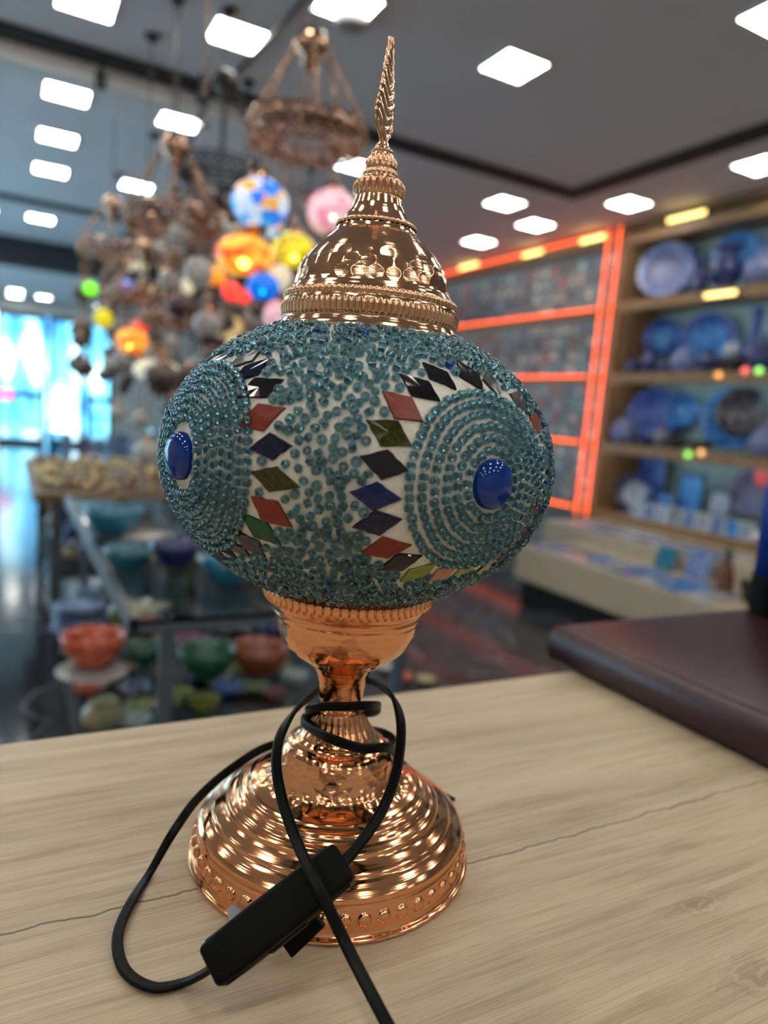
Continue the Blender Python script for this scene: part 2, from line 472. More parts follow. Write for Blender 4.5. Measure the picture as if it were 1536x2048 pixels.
# --- finial: stamped leaf, seen nearly edge on
lf = [(.3700, .0010, 0), (.3725, .0030, .000), (.3745, .0062, -.001), (.3770, .0098, -.0015), (.3800, .0112, -.001), (.3840, .0118, 0), (.3885, .0108, .0006), (.3930, .0096, .001), (.3980, .0080, .001), (.4030, .0066, .0008), (.4080, .0050, .0006), (.4130, .0036, .0004), (.4170, .0024, .0002), (.4192, .0013, 0)]
L_ = np.array(lf); zz = np.linspace(.3700, .4192, 90)
hw = np.interp(zz, L_[:, 0], L_[:, 1]); off = np.interp(zz, L_[:, 0], L_[:, 2]); hw = hw * 1.12 * (1 + .03 * np.sin(zz * 1800))
nu = 24; V = []; Fc = []
for i, z_ in enumerate(zz):
    for sgn in (1, -1):
        for k in range(nu):
            u_ = -1 + 2 * k / (nu - 1)
            th_ = .0013 * max(0, 1 - u_ ** 4) + .00035 * math.sin(abs(u_) * 10 - z_ * 1300) * (1 - u_ ** 2)
            V.append((off[i] + hw[i] * u_ * sgn, sgn * max(th_, .0002), z_))
nn = nu * 2
for i in range(len(zz) - 1):
    for k in range(nn):
        Fc.append((i * nn + k, i * nn + (k + 1) % nn, (i + 1) * nn + (k + 1) % nn, (i + 1) * nn + k))
Fc += [tuple(range(nn))[::-1], tuple((len(zz) - 1) * nn + k for k in range(nn))]
o = link('finial', mesh('finial', V, Fc), M['copper_cap'], lamp)
o.rotation_euler = (0, 0, math.radians(90 - 26 - 21))

# --- glass globe
GA, GB = .0964, .0710
ph0, ph1 = math.radians(-62), math.radians(63)
nph, nth = 120, 240
ph = np.linspace(ph0, ph1, nph)[:, None]; tt = np.linspace(0, 2 * PI, nth, endpoint=False)[None, :]
V = np.stack([GA * np.cos(ph) * np.cos(tt), GA * np.cos(ph) * np.sin(tt), GB * np.sin(ph) * np.ones_like(tt)], 2).reshape(-1, 3)
i = np.arange(nph - 1)[:, None] * nth; k = np.arange(nth)[None, :]; k2 = (k + 1) % nth
globe = link('mosaic_globe', np_mesh('mosaic_globe', V, np.stack([i + k, i + k2, i + nth + k2, i + nth + k], 2).reshape(-1, 4)), M['grout'], lamp, (0, 0, .2155))
globe['label'] = 'glass globe plastered cream and set with beads and tiles'
SC = np.array([GA, GA, GB])


def on_globe(p): return p / math.sqrt(((p / SC) ** 2).sum())
def gnormal(p):
    n_ = p / SC ** 2; return n_ / np.linalg.norm(n_)


def med_point(az, rho, theta):
    """walk rho metres over the globe from the medallion centre at azimuth az in direction theta"""
    a, t_ = math.radians(az), math.radians(theta)
    p = np.array([GA * math.cos(a), GA * math.sin(a), 0.0]); n_ = gnormal(p)
    e_ = np.cross([0, 0, 1], n_); e_ /= np.linalg.norm(e_); w_ = np.cross(n_, e_)
    d = e_ * math.cos(t_) + w_ * math.sin(t_)
    st = 14
    for _ in range(st):
        p = on_globe(p + d * rho / st); n_ = gnormal(p); d = d - n_ * (d @ n_); d /= np.linalg.norm(d)
    return p, n_, d


TILES_RIGHT = [
    ('olive', [(0.0405, 159.8), (0.0524, 164.7), (0.0609, 155.6), (0.0494, 149.7)]),
    ('red', [(0.0402, 142.8), (0.0512, 149.6), (0.0607, 140.1), (0.0498, 134.2)]),
    ('black', [(0.0405, 123.3), (0.0502, 133.5), (0.0603, 127.2), (0.0504, 118.9)]),
    ('black', [(0.0419, 106.6), (0.0514, 117.0), (0.0598, 112.0), (0.0513, 103.9)]),
    ('black', [(0.0408, 84.5), (0.0488, 97.5), (0.0592, 91.0), (0.0514, 81.8)]),
    ('dgrey', [(0.0406, 71.1), (0.0490, 80.6), (0.0572, 73.5), (0.0483, 65.4)]),
    ('dgrey', [(0.0522, 45.1), (0.0422, 49.5), (0.0498, 59.5), (0.0633, 48.7)]),
    ('red', [(0.0513, 28.2), (0.0407, 36.8), (0.0525, 41.6), (0.0740, 30.0)]),
    ('red', [(0.0382, -27.8), (0.0350, -13.2), (0.0433, -9.7), (0.0505, -19.4)]),
    ('lime', [(0.0473, -89.2), (0.0402, -87.9), (0.0410, -74.4), (0.0473, -77.9)]),
    ('pink', [(0.0532, -102.7), (0.0435, -106.2), (0.0399, -93.5), (0.0483, -92.9)]),
    ('lime', [(0.0585, -116.3), (0.0503, -121.6), (0.0397, -112.3), (0.0488, -109.1)]),
    ('black', [(0.0607, -131.9), (0.0489, -136.8), (0.0413, -126.3), (0.0526, -123.7)]),
    ('red', [(0.0622, -145.2), (0.0514, -150.5), (0.0421, -138.3), (0.0539, -136.8)]),
    ('navy', [(0.0624, -158.6), (0.0525, -165.3), (0.0423, -157.6), (0.0526, -151.5)]),
    ('blue', [(0.0622, -174.0), (0.0516, -179.0), (0.0416, -169.6), (0.0534, -165.1)]),
    ('black', [(0.0596, 170.9), (0.0494, 165.3), (0.0395, 173.9), (0.0500, -179.7)]),
]
TILES_LEFT = [
    ('silver', [(0.0551, 88.3), (0.0443, 98.1), (0.0519, 133.4), (0.0552, 116.0)]),
    ('dgrey', [(0.0616, 72.2), (0.0528, 65.5), (0.0415, 77.4), (0.0507, 79.8)]),
    ('navy', [(0.0602, 59.0), (0.0521, 52.0), (0.0393, 59.9), (0.0488, 65.3)]),
    ('black', [(0.0616, 41.6), (0.0534, 35.1), (0.0400, 44.0), (0.0503, 51.0)]),
    ('red', [(0.0609, 26.9), (0.0512, 17.9), (0.0389, 24.7), (0.0495, 33.5)]),
    ('navy', [(0.0636, 10.3), (0.0552, 4.0), (0.0444, 9.7), (0.0539, 16.9)]),
    ('olive', [(0.0675, -5.7), (0.0550, -10.3), (0.0455, -2.1), (0.0572, 1.8)]),
    ('red', [(0.0666, -23.0), (0.0537, -26.3), (0.0469, -15.3), (0.0589, -13.4)]),
    ('green', [(0.0637, -34.7), (0.0519, -38.8), (0.0432, -27.6), (0.0561, -26.1)]),
    ('dgrey', [(0.0595, -48.1), (0.0502, -52.7), (0.0423, -43.9), (0.0545, -39.8)]),
    ('dgrey', [(0.0554, -57.3), (0.0470, -64.5), (0.0411, -60.7), (0.0500, -52.1)]),
    ('black', [(0.0529, -71.2), (0.0450, -77.2), (0.0400, -77.8), (0.0458, -66.0)]),
]

MED = [(-80.9, TILES_RIGHT), (-169.0, TILES_LEFT), (8.5, TILES_RIGHT), (98.0, TILES_RIGHT)]
RINGS = {-80.9: [.0137, .0187, .0237, .0287, .0338, .0390], -169.0: [.0165, .0210, .0256, .0304, .0350, .0397, .0443], 8.5: [.0137, .0187, .0237, .0287, .0338, .0390], 98.0: [.0137, .0187, .0237, .0287, .0338, .0390]}
rnd = random.Random(7)


def gen_tile(a):
    return [(.0405, a), (.0500, a + 6.5), (.0600, a - 3), (.0505, a - 8)]


tiles = []
gencols = ['blue', 'black', 'red', 'navy', 'olive', 'dgrey', 'black', 'red']
for mi, (az, T_) in enumerate(MED):
    for c_, q in T_: tiles.append((az, c_, q, mi < 2))
    if mi == 1:
        for j, a in enumerate(range(148, 275, 15)): tiles.append((az, gencols[j % 8], gen_tile(a), False))
    else:
        for j, a in enumerate((14, 0, -33, -48, -62) if mi == 0 else (17, 3, -11, -39, -53, -67)): tiles.append((az, ('blue', 'black', 'dgrey', 'dgrey', 'olive', 'dgrey')[j], gen_tile(a), False))
medc = {az: np.array([GA * math.cos(math.radians(az)), GA * math.sin(math.radians(az)), 0]) for az, _ in MED}
tile_poly = []
names_col = {'dgrey': 'charcoal', 'olive': 'dark olive', 'navy': 'navy blue', 'blue': 'royal blue', 'red': 'brick red', 'lime': 'lime green', 'pink': 'salmon pink', 'black': 'black', 'green': 'emerald green', 'silver': 'silver'}
for az, c_, q, vis in tiles:
    P4 = [med_point(az, rr_, th_)[0] for rr_, th_ in q]
    P4 = [np.array(p) for p in P4]
    cen = sum(P4) / 4; n_ = gnormal(on_globe(cen))
    tile_poly.append((cen, n_, P4))
    e_ = P4[2] - P4[0]; e_ -= n_ * (e_ @ n_); e_ /= np.linalg.norm(e_); w_ = np.cross(n_, e_)
    pts2 = [((p - cen) @ e_, (p - cen) @ w_) for p in P4]
    # slightly ragged cut edges, bowed with the globe
    out = []
    for a in range(4):
        x0_, y0_ = pts2[a]; x1_, y1_ = pts2[(a + 1) % 4]
        for s_ in range(5):
            f_ = s_ / 5; jx, jy = (rnd.uniform(-1, 1) * .00022, rnd.uniform(-1, 1) * .00022) if s_ else (0, 0)
            out.append((x0_ + (x1_ - x0_) * f_ + jx, y0_ + (y1_ - y0_) * f_ + jy))
    bm = bmesh.new(); rows = []
    for scale, lift in ((1.0, -.0012), (1.0, .0007), (.955, .0011)):
        row = []
        for x_, y_ in out:
            p = on_globe(cen + e_ * x_ * scale + w_ * y_ * scale)
            row.append(bm.verts.new(p + gnormal(p) * lift))
        rows.append(row)
    K_ = len(out)
    for a in range(2):
        for k_ in range(K_): bm.faces.new((rows[a][k_], rows[a][(k_ + 1) % K_], rows[a + 1][(k_ + 1) % K_], rows[a + 1][k_]))
    pc = on_globe(cen); ctr = bm.verts.new(pc + gnormal(pc) * .0011)
    for k_ in range(K_): bm.faces.new((rows[2][k_], rows[2][(k_ + 1) % K_], ctr))
    bmesh.ops.recalc_face_normals(bm, faces=bm.faces)
    me = bpy.data.meshes.new('mosaic_tile'); bm.to_mesh(me); bm.free()
    o = link('mosaic_tile', me, TILE[c_], globe)
    o['label'] = names_col[c_] + ' diamond of glass'
# cabochons
for az, _ in MED:
    p, n_, d = med_point(az, 1e-6, 0)
    R_ = .0106
    V, Fc = [], []
    zax = Vector(n_); xax = Vector((0, 0, 1)).cross(zax).normalized(); yax = zax.cross(xax)
    sx = 1.0 if az != -169.0 else 1.08
    prof = [(R_ * 1.0, -.0015), (R_, .0004), (R_ * .97, .0016), (R_ * .88, .0030), (R_ * .72, .0041), (R_ * .5, .0050), (R_ * .25, .0055), (1e-5, .0056)]
    mm = Matrix((( xax.x * sx, yax.x, zax.x), (xax.y * sx, yax.y, zax.y), (xax.z * sx, yax.z, zax.z)))
    mb = MB().lathe(prof, 48, p, mat=mm)
    o = mb.build('cabochon', M['cabochon'], globe, smooth=True); o['label'] = 'domed cobalt blue glass stone'

# beads -------------------------------------------------
bp = []          # (pos, normal, hole axis, scale, blue?)
for az, _ in MED:
    for ri, R_ in enumerate(RINGS[az]):
        n_ = int(2 * PI * R_ * .985 / .00425)
        ph_ = rnd.uniform(0, 360)
        for k_ in range(n_):
            th_ = ph_ + 360 * k_ / n_ + rnd.uniform(-1, 1) * 14 / n_
            p, nn_, d = med_point(az, R_ + rnd.gauss(0, .00022), th_)
            tan = np.cross(nn_, d) + nn_ * rnd.gauss(0, .08) + d * rnd.gauss(0, .15)
            bp.append((p, nn_, tan, rnd.uniform(.94, 1.10), False))
polys = []
for cen, n_, P4 in tile_poly:
    polys.append((cen, n_, P4))
grid = {}
cell = .0043


def key(p): return (int(math.floor(p[0] / cell)), int(math.floor(p[1] / cell)), int(math.floor(p[2] / cell)))


def near(p, dmin):
    k_ = key(p)
    for a in (-1, 0, 1):
        for b_ in (-1, 0, 1):
            for c_ in (-1, 0, 1):
                for q in grid.get((k_[0] + a, k_[1] + b_, k_[2] + c_), ()):
                    if (q[0] - p[0]) ** 2 + (q[1] - p[1]) ** 2 + (q[2] - p[2]) ** 2 < dmin * dmin: return True
    return False


for q in bp: grid.setdefault(key(q[0]), []).append(q[0])
TC = np.array([t[0] for t in polys])


def blocked(p):
    for az, _ in MED:
        if np.linalg.norm(p - medc[az]) < (.0480 if az != -169.0 else .0500): return True
    d = np.linalg.norm(TC - p, axis=1)
    for idx in np.where(d < .013)[0]:
        cen, n_, P4 = polys[idx]
        inside = True
        for a in range(4):
            e_ = P4[(a + 1) % 4] - P4[a]; o_ = np.cross(n_, e_); o_ /= np.linalg.norm(o_)
            if o_ @ (cen - P4[a]) < 0: o_ = -o_
            if (p - P4[a]) @ o_ < -.0020: inside = False; break
        if inside: return True
    return False


rows_ = 0
tries = 0
while tries < 230000:
    tries += 1
    z_ = rnd.uniform(-.88, .868); a = rnd.uniform(0, 2 * PI); c_ = math.sqrt(1 - z_ * z_)
    if rnd.random() > math.sqrt((z_ / GB) ** 2 + (c_ / GA) ** 2) * GA * 1.02 * .75 + .0: continue
    p = np.array([GA * c_ * math.cos(a), GA * c_ * math.sin(a), GB * z_])
    if near(p, .00365 if tries < 160000 else .0034) or blocked(p): continue
    grid.setdefault(key(p), []).append(p)
    n_ = gnormal(p)
    if rnd.random() < .52:
        ax = n_ + np.array([rnd.gauss(0, .22) for _ in range(3)])
    else:
        ax = np.cross(n_, [rnd.gauss(0, 1) for _ in range(3)]) + n_ * rnd.gauss(0, .2)
    bp.append((p, n_, ax, rnd.uniform(.88, 1.12), rnd.random() < .018))
prof = [(.00078, -.0009), (.0011, -.00145), (.00165, -.00135), (.00205, -.0007), (.00205, .0007), (.00165, .00135), (.0011, .00145), (.00078, .0009)]
NS = 12
bV = np.array([[r_ * math.cos(2 * PI * k / NS), r_ * math.sin(2 * PI * k / NS), z_] for r_, z_ in prof for k in range(NS)])
bF = np.array([[i * NS + k, i * NS + (k + 1) % NS, ((i + 1) % 8) * NS + (k + 1) % NS, ((i + 1) % 8) * NS + k] for i in range(8) for k in range(NS)])
bead_me = np_mesh('glass_bead', bV, bF); bead_me.materials.append(M['bead'])
bead_me_b = np_mesh('glass_bead', bV, bF); bead_me_b.materials.append(M['bead_blue'])


def bead_frame(q):
    p, n_, ax, s_, bl = q
    ax = ax / np.linalg.norm(ax)
    x_ = np.cross(ax, n_ if abs(ax @ n_) < .95 else [0, 0, 1.0]); x_ /= np.linalg.norm(x_); y_ = np.cross(ax, x_)
    lift = .0008 + .0004 * abs(1 - abs(ax @ n_))
    return np.stack([x_, y_, ax], 1) * s_, p + n_ * lift


campos = np.array([CAM.x - LX, CAM.y - LY, CAM.z - 1.2155])
score = []
for i, q in enumerate(bp):
    v = campos - q[0]; D_ = np.linalg.norm(v)
    score.append((q[1] @ v / D_) / D_ ** 2)
order = list(np.argsort(score)[::-1])
for i in order[:100]:
    R3, t3 = bead_frame(bp[i])
    o = link('glass_bead', bead_me_b if bp[i][4] else bead_me, None, globe)
    o.matrix_local = Matrix(((R3[0][0], R3[0][1], R3[0][2], t3[0]), (R3[1][0], R3[1][1], R3[1][2], t3[1]), (R3[2][0], R3[2][1], R3[2][2], t3[2]), (0, 0, 0, 1)))
    if bp[i][4]: o['label'] = 'deep blue glass bead'
allV, allF, mi_ = [], [], []
for j, i in enumerate(order[100:]):
    R3, t3 = bead_frame(bp[i]); allV.append(bV @ R3.T + t3); allF.append(bF + j * len(bV)); mi_ += [1 if bp[i][4] else 0] * len(bF)
me = np_mesh('bead_covering', np.concatenate(allV), np.concatenate(allF))
me.materials.append(M['bead']); me.materials.append(M['bead_blue'])
me.polygons.foreach_set('material_index', mi_)
o = link('bead_covering', me, None, globe); o['kind'] = 'stuff'
print('beads', len(bp), 'tiles', len(tiles))

# --- cable and switch
def catmull(P, n=10):
    out = []
    P = [Vector(p) for p in P]
    for i in range(len(P) - 1):
        p0, p1, p2, p3 = P[max(i - 1, 0)], P[i], P[i + 1], P[min(i + 2, len(P) - 1)]
        for k in range(n):
            t = k / n
            out.append(.5 * ((2 * p1) + (p2 - p0) * t + (2 * p0 - 5 * p1 + 4 * p2 - p3) * t * t + (3 * p1 - p0 - 3 * p2 + p3) * t ** 3))
    out.append(P[-1]); return out


LAMP0 = Vector((LX, LY, 1.0))


def flat_cable(name, P, parent, up_ref=None):
    C_ = catmull(P, 9)
    # twin flex section, 5.0 x 2.7 mm with a groove down the middle
    sec = []
    for k in range(20):
        q = 2 * PI * k / 20; x_, y_ = math.cos(q), math.sin(q)
        sec.append((.00245 * math.copysign(abs(x_) ** .75, x_), .00135 * math.copysign(abs(y_) ** .7, y_) * (1 - .28 * math.exp(-(x_ / .22) ** 2))))
    V, Fc, Tn, Nm = [], [], [], []
    for i, p in enumerate(C_):
        t = (C_[min(i + 1, len(C_) - 1)] - C_[max(i - 1, 0)]).normalized()
        h = p.z - 1.0; rad = Vector((p.x - LX, p.y - LY, 0)); L0 = rad.length; rad = rad.normalized()
        view = (CAM - p).normalized(); wz = min(1, max(0, (h - .004) / .03)); wr = min(1, max(0, (.045 - L0) / .02))
        ref = Vector((0, 0, 1)) * (1 - wz) + (rad * wr + view * (1 - wr)) * wz
        n_ = (ref - t * ref.dot(t)).normalized()
        if Nm and n_.dot(Nm[-1]) < 0: n_ = -n_
        Tn.append(t); Nm.append(n_)
    for _ in range(40):
        Q_ = Nm[:]
        for i in range(1, len(Nm) - 1):
            v = Nm[i - 1] + Nm[i] * 1.0 + Nm[i + 1]; v = v - Tn[i] * v.dot(Tn[i]); Q_[i] = v.normalized()
        Nm = Q_
    for p, t, n_ in zip(C_, Tn, Nm):
        s_ = t.cross(n_)
        for x_, y_ in sec: V.append(p + s_ * x_ + n_ * y_)
    K_ = len(sec)
    for i in range(len(C_) - 1):
        for k in range(K_): Fc.append((i * K_ + k, i * K_ + (k + 1) % K_, (i + 1) * K_ + (k + 1) % K_, (i + 1) * K_ + k))
    Fc += [tuple(range(K_))[::-1], tuple((len(C_) - 1) * K_ + k for k in range(K_))]
    return link(name, mesh(name, [v - LAMP0 for v in V], Fc), M['cable'], parent)


def T(px, py): return on_z(px, py, 1.0022)
D = at_dist
sw_lo, sw_hi = D(430, 1930, .262), D(684, 1728, .279)
P1 = [T(905, 1600), T(865, 1575), D(838, 1552, .425), D(805, 1528, .392), D(781, 1497, .345), D(726, 1497, .331), D(671, 1481, .331), D(630, 1462, .345), D(606, 1443, .364), D(622, 1430, .386), D(700, 1425, .392), D(745, 1425, .384), D(758, 1413, .366), D(735, 1411, .350), D(690, 1413, .346), D(640, 1414, .350), D(614, 1424, .366),
      D(645, 1440, .390), D(700, 1452, .394), D(745, 1458, .395), D(785, 1478, .405), D(760, 1500, .425), D(700, 1506, .428), D(620, 1490, .418), D(545, 1490, .400), D(470, 1532, .388), D(400, 1592, .368), D(348, 1662, .348), T(300, 1745), T(262, 1805), T(238, 1860), T(237, 1908), T(258, 1950), T(308, 1975), T(365, 1966), D(405, 1948, .2665), sw_lo]
flat_cable('power_cord', P1, lamp)
P2 = [sw_hi, D(706, 1704, .283), D(745, 1652, .290), D(778, 1590, .306), D(797, 1520, .322), D(802, 1450, .340), D(790, 1402, .355), D(766, 1374, .370), D(738, 1361, .384), D(700, 1360, .392), D(655, 1370, .388), D(618, 1394, .372), D(582, 1432, .350), D(558, 1480, .330), D(553, 1535, .312),
      D(566, 1605, .296), D(592, 1680, .280), D(625, 1752, .262), D(655, 1812, .2555), D(690, 1885, .250), D(728, 1960, .240), D(778, 2055, .226), D(840, 2170, .208), D(930, 2330, .180)]
flat_cable('power_cord', P2, lamp)
ax = (sw_hi - sw_lo).normalized(); cen = (sw_hi + sw_lo) / 2
vw = (CAM - cen).normalized(); nrm = (vw * .85 + Vector((-.35, -.05, .10)) - ax * 0); nrm = (nrm - ax * nrm.dot(ax)).normalized(); sd = nrm.cross(ax)
Ms = Matrix(((ax.x, sd.x, nrm.x, cen.x - LX), (ax.y, sd.y, nrm.y, cen.y - LY), (ax.z, sd.z, nrm.z, cen.z - 1.0), (0, 0, 0, 1)))
Lh = (sw_hi - sw_lo).length / 2 + .002
bm = bmesh.new(); bmesh.ops.create_cube(bm, size=2)
bmesh.ops.subdivide_edges(bm, edges=[e_ for e_ in bm.edges if abs((e_.verts[0].co - e_.verts[1].co).x) > 1], cuts=10)
for v in bm.verts:
    x_ = v.co.x; wv = 1 - .10 * abs(x_) ** 3
    v.co = Vector((x_ * Lh, v.co.y * .0093 * wv, v.co.z * .0075 * wv))
bmesh.ops.bevel(bm, geom=[e_ for e_ in bm.edges if e_.calc_face_angle(0) > .6], offset=.0024, segments=5, profile=.5, affect='EDGES')
me = bpy.data.meshes.new('cord_switch'); bm.to_mesh(me); bm.free(); me.polygons.foreach_set('use_smooth', [True] * len(me.polygons))
sw = link('cord_switch', me, M['black_plastic'], lamp); sw.matrix_local = Ms; sw['label'] = 'black plastic in-line switch'
mb = MB().box((-Lh * .90, -.00940, .0030), (Lh * .90, .00940, .0036), bev=.0003)
mb.build('seam', M['cable'], sw)
mb = MB().box((-.009, -.0035, -.0012), (.009, .0035, .0012), bev=.0008)
o = mb.build('rocker', M['black_plastic'], sw, (-.002, -.0088, -.002)); o.rotation_euler = (math.radians(90), 0, 0)
# clear tag and the short tail of the flex under the switch
a_ = T(452, 1836); b_ = T(492, 1812); c_ = T(505, 1860); d_ = T(468, 1880)
V = []
for zz_ in (.0004, .0009):
    for p in (a_, b_, c_, d_): V.append((p.x - LX, p.y - LY, zz_ + (.006 if p in (a_, b_) else 0)))
link('paper_tag', mesh('paper_tag', V, [(0, 1, 2, 3), (7, 6, 5, 4), (0, 4, 5, 1), (1, 5, 6, 2), (2, 6, 7, 3), (3, 7, 4, 0)], False), plain('grey_film', (.35, .36, .38), .3), lamp)['label'] = 'small grey film tag'
p0 = D(640, 1838, .285); p1 = T(575, 1912) + Vector((0, 0, .003))
t_ = (p1 - p0).normalized(); s_ = t_.cross((CAM - p0).normalized()).normalized(); n_ = s_.cross(t_)
mt = Matrix(((t_.x, s_.x, n_.x, (p0.x + p1.x) / 2 - LX), (t_.y, s_.y, n_.y, (p0.y + p1.y) / 2 - LY), (t_.z, s_.z, n_.z, (p0.z + p1.z) / 2 - 1), (0, 0, 0, 1)))
hl = (p1 - p0).length / 2
o = MB().box((-hl, -.0036, -.0024), (hl, .0036, .0024), bev=.0008).build('plug_tail', M['black_plastic'], lamp); o.matrix_local = mt

# ================================================================= COUNTER, FOLDER, TUMBLER
m, nt, b = nodes_of('light_oak_laminate')
tc = N(nt, 'ShaderNodeTexCoord')
def mapn(sc, rot=(0, 0, 0)):
    mp = N(nt, 'ShaderNodeMapping'); mp.inputs['Scale'].default_value = sc; mp.inputs['Rotation'].default_value = rot
    nt.links.new(tc.outputs['Object'], mp.inputs['Vector']); return mp
def noise(mp, s, d, dist=0.0):
    n_ = N(nt, 'ShaderNodeTexNoise'); n_.inputs['Scale'].default_value = s; n_.inputs['Detail'].default_value = d; n_.inputs['Distortion'].default_value = dist
    nt.links.new(mp.outputs[0], n_.inputs['Vector']); return n_
def ramp(src, stops):
    r_ = N(nt, 'ShaderNodeValToRGB'); el = r_.color_ramp.elements
    while len(el) < len(stops): el.new(.5)
    for i, (p, c) in enumerate(stops): el[i].position = p; el[i].color = c + (1,)
    nt.links.new(src, r_.inputs[0]); return r_
def mixc(kind, f_, a, b_):
    x = N(nt, 'ShaderNodeMix', data_type='RGBA', blend_type=kind); x.inputs[0].default_value = f_
    nt.links.new(a, x.inputs[6]); nt.links.new(b_, x.inputs[7]); return x
broad = noise(mapn((2.2, 22, 1)), 2.0, 4, .6); fine = noise(mapn((9, 420, 1)), 3.0, 6, .3); mid = noise(mapn((3, 70, 1)), 2.4, 5, .8)
c1 = ramp(broad.outputs['Fac'], [(.32, (.44, .345, .225)), (.5, (.53, .42, .285)), (.7, (.60, .485, .34))])
c2 = ramp(mid.outputs['Fac'], [(.36, (.76, .72, .66)), (.5, (.97, .97, .97)), (.66, (1, 1, 1))])
c3 = ramp(fine.outputs['Fac'], [(.38, (.72, .68, .62)), (.52, (1, 1, 1))])
mx = mixc('MULTIPLY', .75, c1.outputs[0], c2.outputs[0]); mx = mixc('MULTIPLY', .6, mx.outputs[2], c3.outputs[0])
# knots
for kx, ky, kr in ((.311, .172, .018), (.325, .216, .013), (-.05, .36, .02)):
    mp = N(nt, 'ShaderNodeMapping'); mp.vector_type = 'POINT'; mp.inputs['Location'].default_value = (-kx, -ky, 0)
    nt.links.new(tc.outputs['Object'], mp.inputs['Vector'])
    mp2 = N(nt, 'ShaderNodeMapping'); mp2.inputs['Scale'].default_value = (.55 / kr, 1.0 / kr * 1.3, 0); nt.links.new(mp.outputs[0], mp2.inputs['Vector'])
    nn_ = N(nt, 'ShaderNodeTexNoise'); nn_.inputs['Scale'].default_value = 2.5; nt.links.new(mp2.outputs[0], nn_.inputs['Vector'])
    ad = N(nt, 'ShaderNodeVectorMath', operation='ADD'); nt.links.new(mp2.outputs[0], ad.inputs[0]); nt.links.new(nn_.outputs['Color'], ad.inputs[1])
    sb = N(nt, 'ShaderNodeVectorMath', operation='SUBTRACT'); sb.inputs[1].default_value = (.5, .5, .5); nt.links.new(ad.outputs[0], sb.inputs[0])
    ln = N(nt, 'ShaderNodeVectorMath', operation='LENGTH'); nt.links.new(sb.outputs[0], ln.inputs[0])
    wv = N(nt, 'ShaderNodeMath', operation='SINE'); ml = N(nt, 'ShaderNodeMath', operation='MULTIPLY'); ml.inputs[1].default_value = 16; nt.links.new(ln.outputs['Value'], ml.inputs[0]); nt.links.new(ml.outputs[0], wv.inputs[0])
    rg_ = ramp(wv.outputs[0], [(0, (.55, .45, .36)), (.55, (1, 1, 1))])
    msk = N(nt, 'ShaderNodeMapRange'); msk.inputs['From Min'].default_value = .15; msk.inputs['From Max'].default_value = 1.2; msk.inputs['To Min'].default_value = .5; msk.inputs['To Max'].default_value = 0
    nt.links.new(ln.outputs['Value'], msk.inputs['Value'])
    x = N(nt, 'ShaderNodeMix', data_type='RGBA', blend_type='MULTIPLY'); nt.links.new(msk.outputs[0], x.inputs[0]); nt.links.new(mx.outputs[2], x.inputs[6]); nt.links.new(rg_.outputs[0], x.inputs[7]); mx = x
# board joints: thin dark wandering cracks
sx = N(nt, 'ShaderNodeSeparateXYZ'); nt.links.new(tc.outputs['Object'], sx.inputs[0])
wob = noise(mapn((14, 1, 1)), 3.0, 4)
for y_, xa, xb, sl in ((.3225, -.5, .12, -.06), (.2865, .16, .60, .03), (.152, .02, .12, .1), (.470, .43, .75, 0)):
    a1 = N(nt, 'ShaderNodeMath', operation='MULTIPLY_ADD'); a1.inputs[1].default_value = .010; a1.inputs[2].default_value = y_ - .005; nt.links.new(wob.outputs['Fac'], a1.inputs[0])
    a4 = N(nt, 'ShaderNodeMath', operation='MULTIPLY_ADD'); a4.inputs[1].default_value = sl * .3; nt.links.new(sx.outputs['X'], a4.inputs[0]); nt.links.new(a1.outputs[0], a4.inputs[2])
    a2 = N(nt, 'ShaderNodeMath', operation='SUBTRACT'); nt.links.new(sx.outputs['Y'], a2.inputs[0]); nt.links.new(a4.outputs[0], a2.inputs[1])
    a3 = N(nt, 'ShaderNodeMath', operation='ABSOLUTE'); nt.links.new(a2.outputs[0], a3.inputs[0])
    lt = N(nt, 'ShaderNodeMapRange'); lt.inputs['From Min'].default_value = .0003; lt.inputs['From Max'].default_value = .0009; lt.inputs['To Min'].default_value = .85; lt.inputs['To Max'].default_value = 0; nt.links.new(a3.outputs[0], lt.inputs['Value'])
    g1 = N(nt, 'ShaderNodeMath', operation='GREATER_THAN'); g1.inputs[1].default_value = xa; nt.links.new(sx.outputs['X'], g1.inputs[0])
    g2 = N(nt, 'ShaderNodeMath', operation='LESS_THAN'); g2.inputs[1].default_value = xb; nt.links.new(sx.outputs['X'], g2.inputs[0])
    q1 = N(nt, 'ShaderNodeMath', operation='MULTIPLY'); nt.links.new(g1.outputs[0], q1.inputs[0]); nt.links.new(g2.outputs[0], q1.inputs[1])
    q2 = N(nt, 'ShaderNodeMath', operation='MULTIPLY'); nt.links.new(q1.outputs[0], q2.inputs[0]); nt.links.new(lt.outputs[0], q2.inputs[1])
    x = N(nt, 'ShaderNodeMix', data_type='RGBA'); x.inputs[7].default_value = (.045, .032, .024, 1); nt.links.new(q2.outputs[0], x.inputs[0]); nt.links.new(mx.outputs[2], x.inputs[6]); mx = x
nt.links.new(mx.outputs[2], b.inputs['Base Color']); b.inputs['Roughness'].default_value = .42
bpn = N(nt, 'ShaderNodeBump'); bpn.inputs['Strength'].default_value = .35; bpn.inputs['Distance'].default_value = .0006; nt.links.new(fine.outputs['Fac'], bpn.inputs['Height']); nt.links.new(bpn.outputs['Normal'], b.inputs['Normal'])
M['oak'] = m
cr = empty('counter', (0, 0, 0), 'pale oak laminate shop counter in the foreground', 'counter')
MB().box((-1.6, -.42, .962), (2.2, .513, .9998), bev=.001).build('countertop', M['oak'], cr)
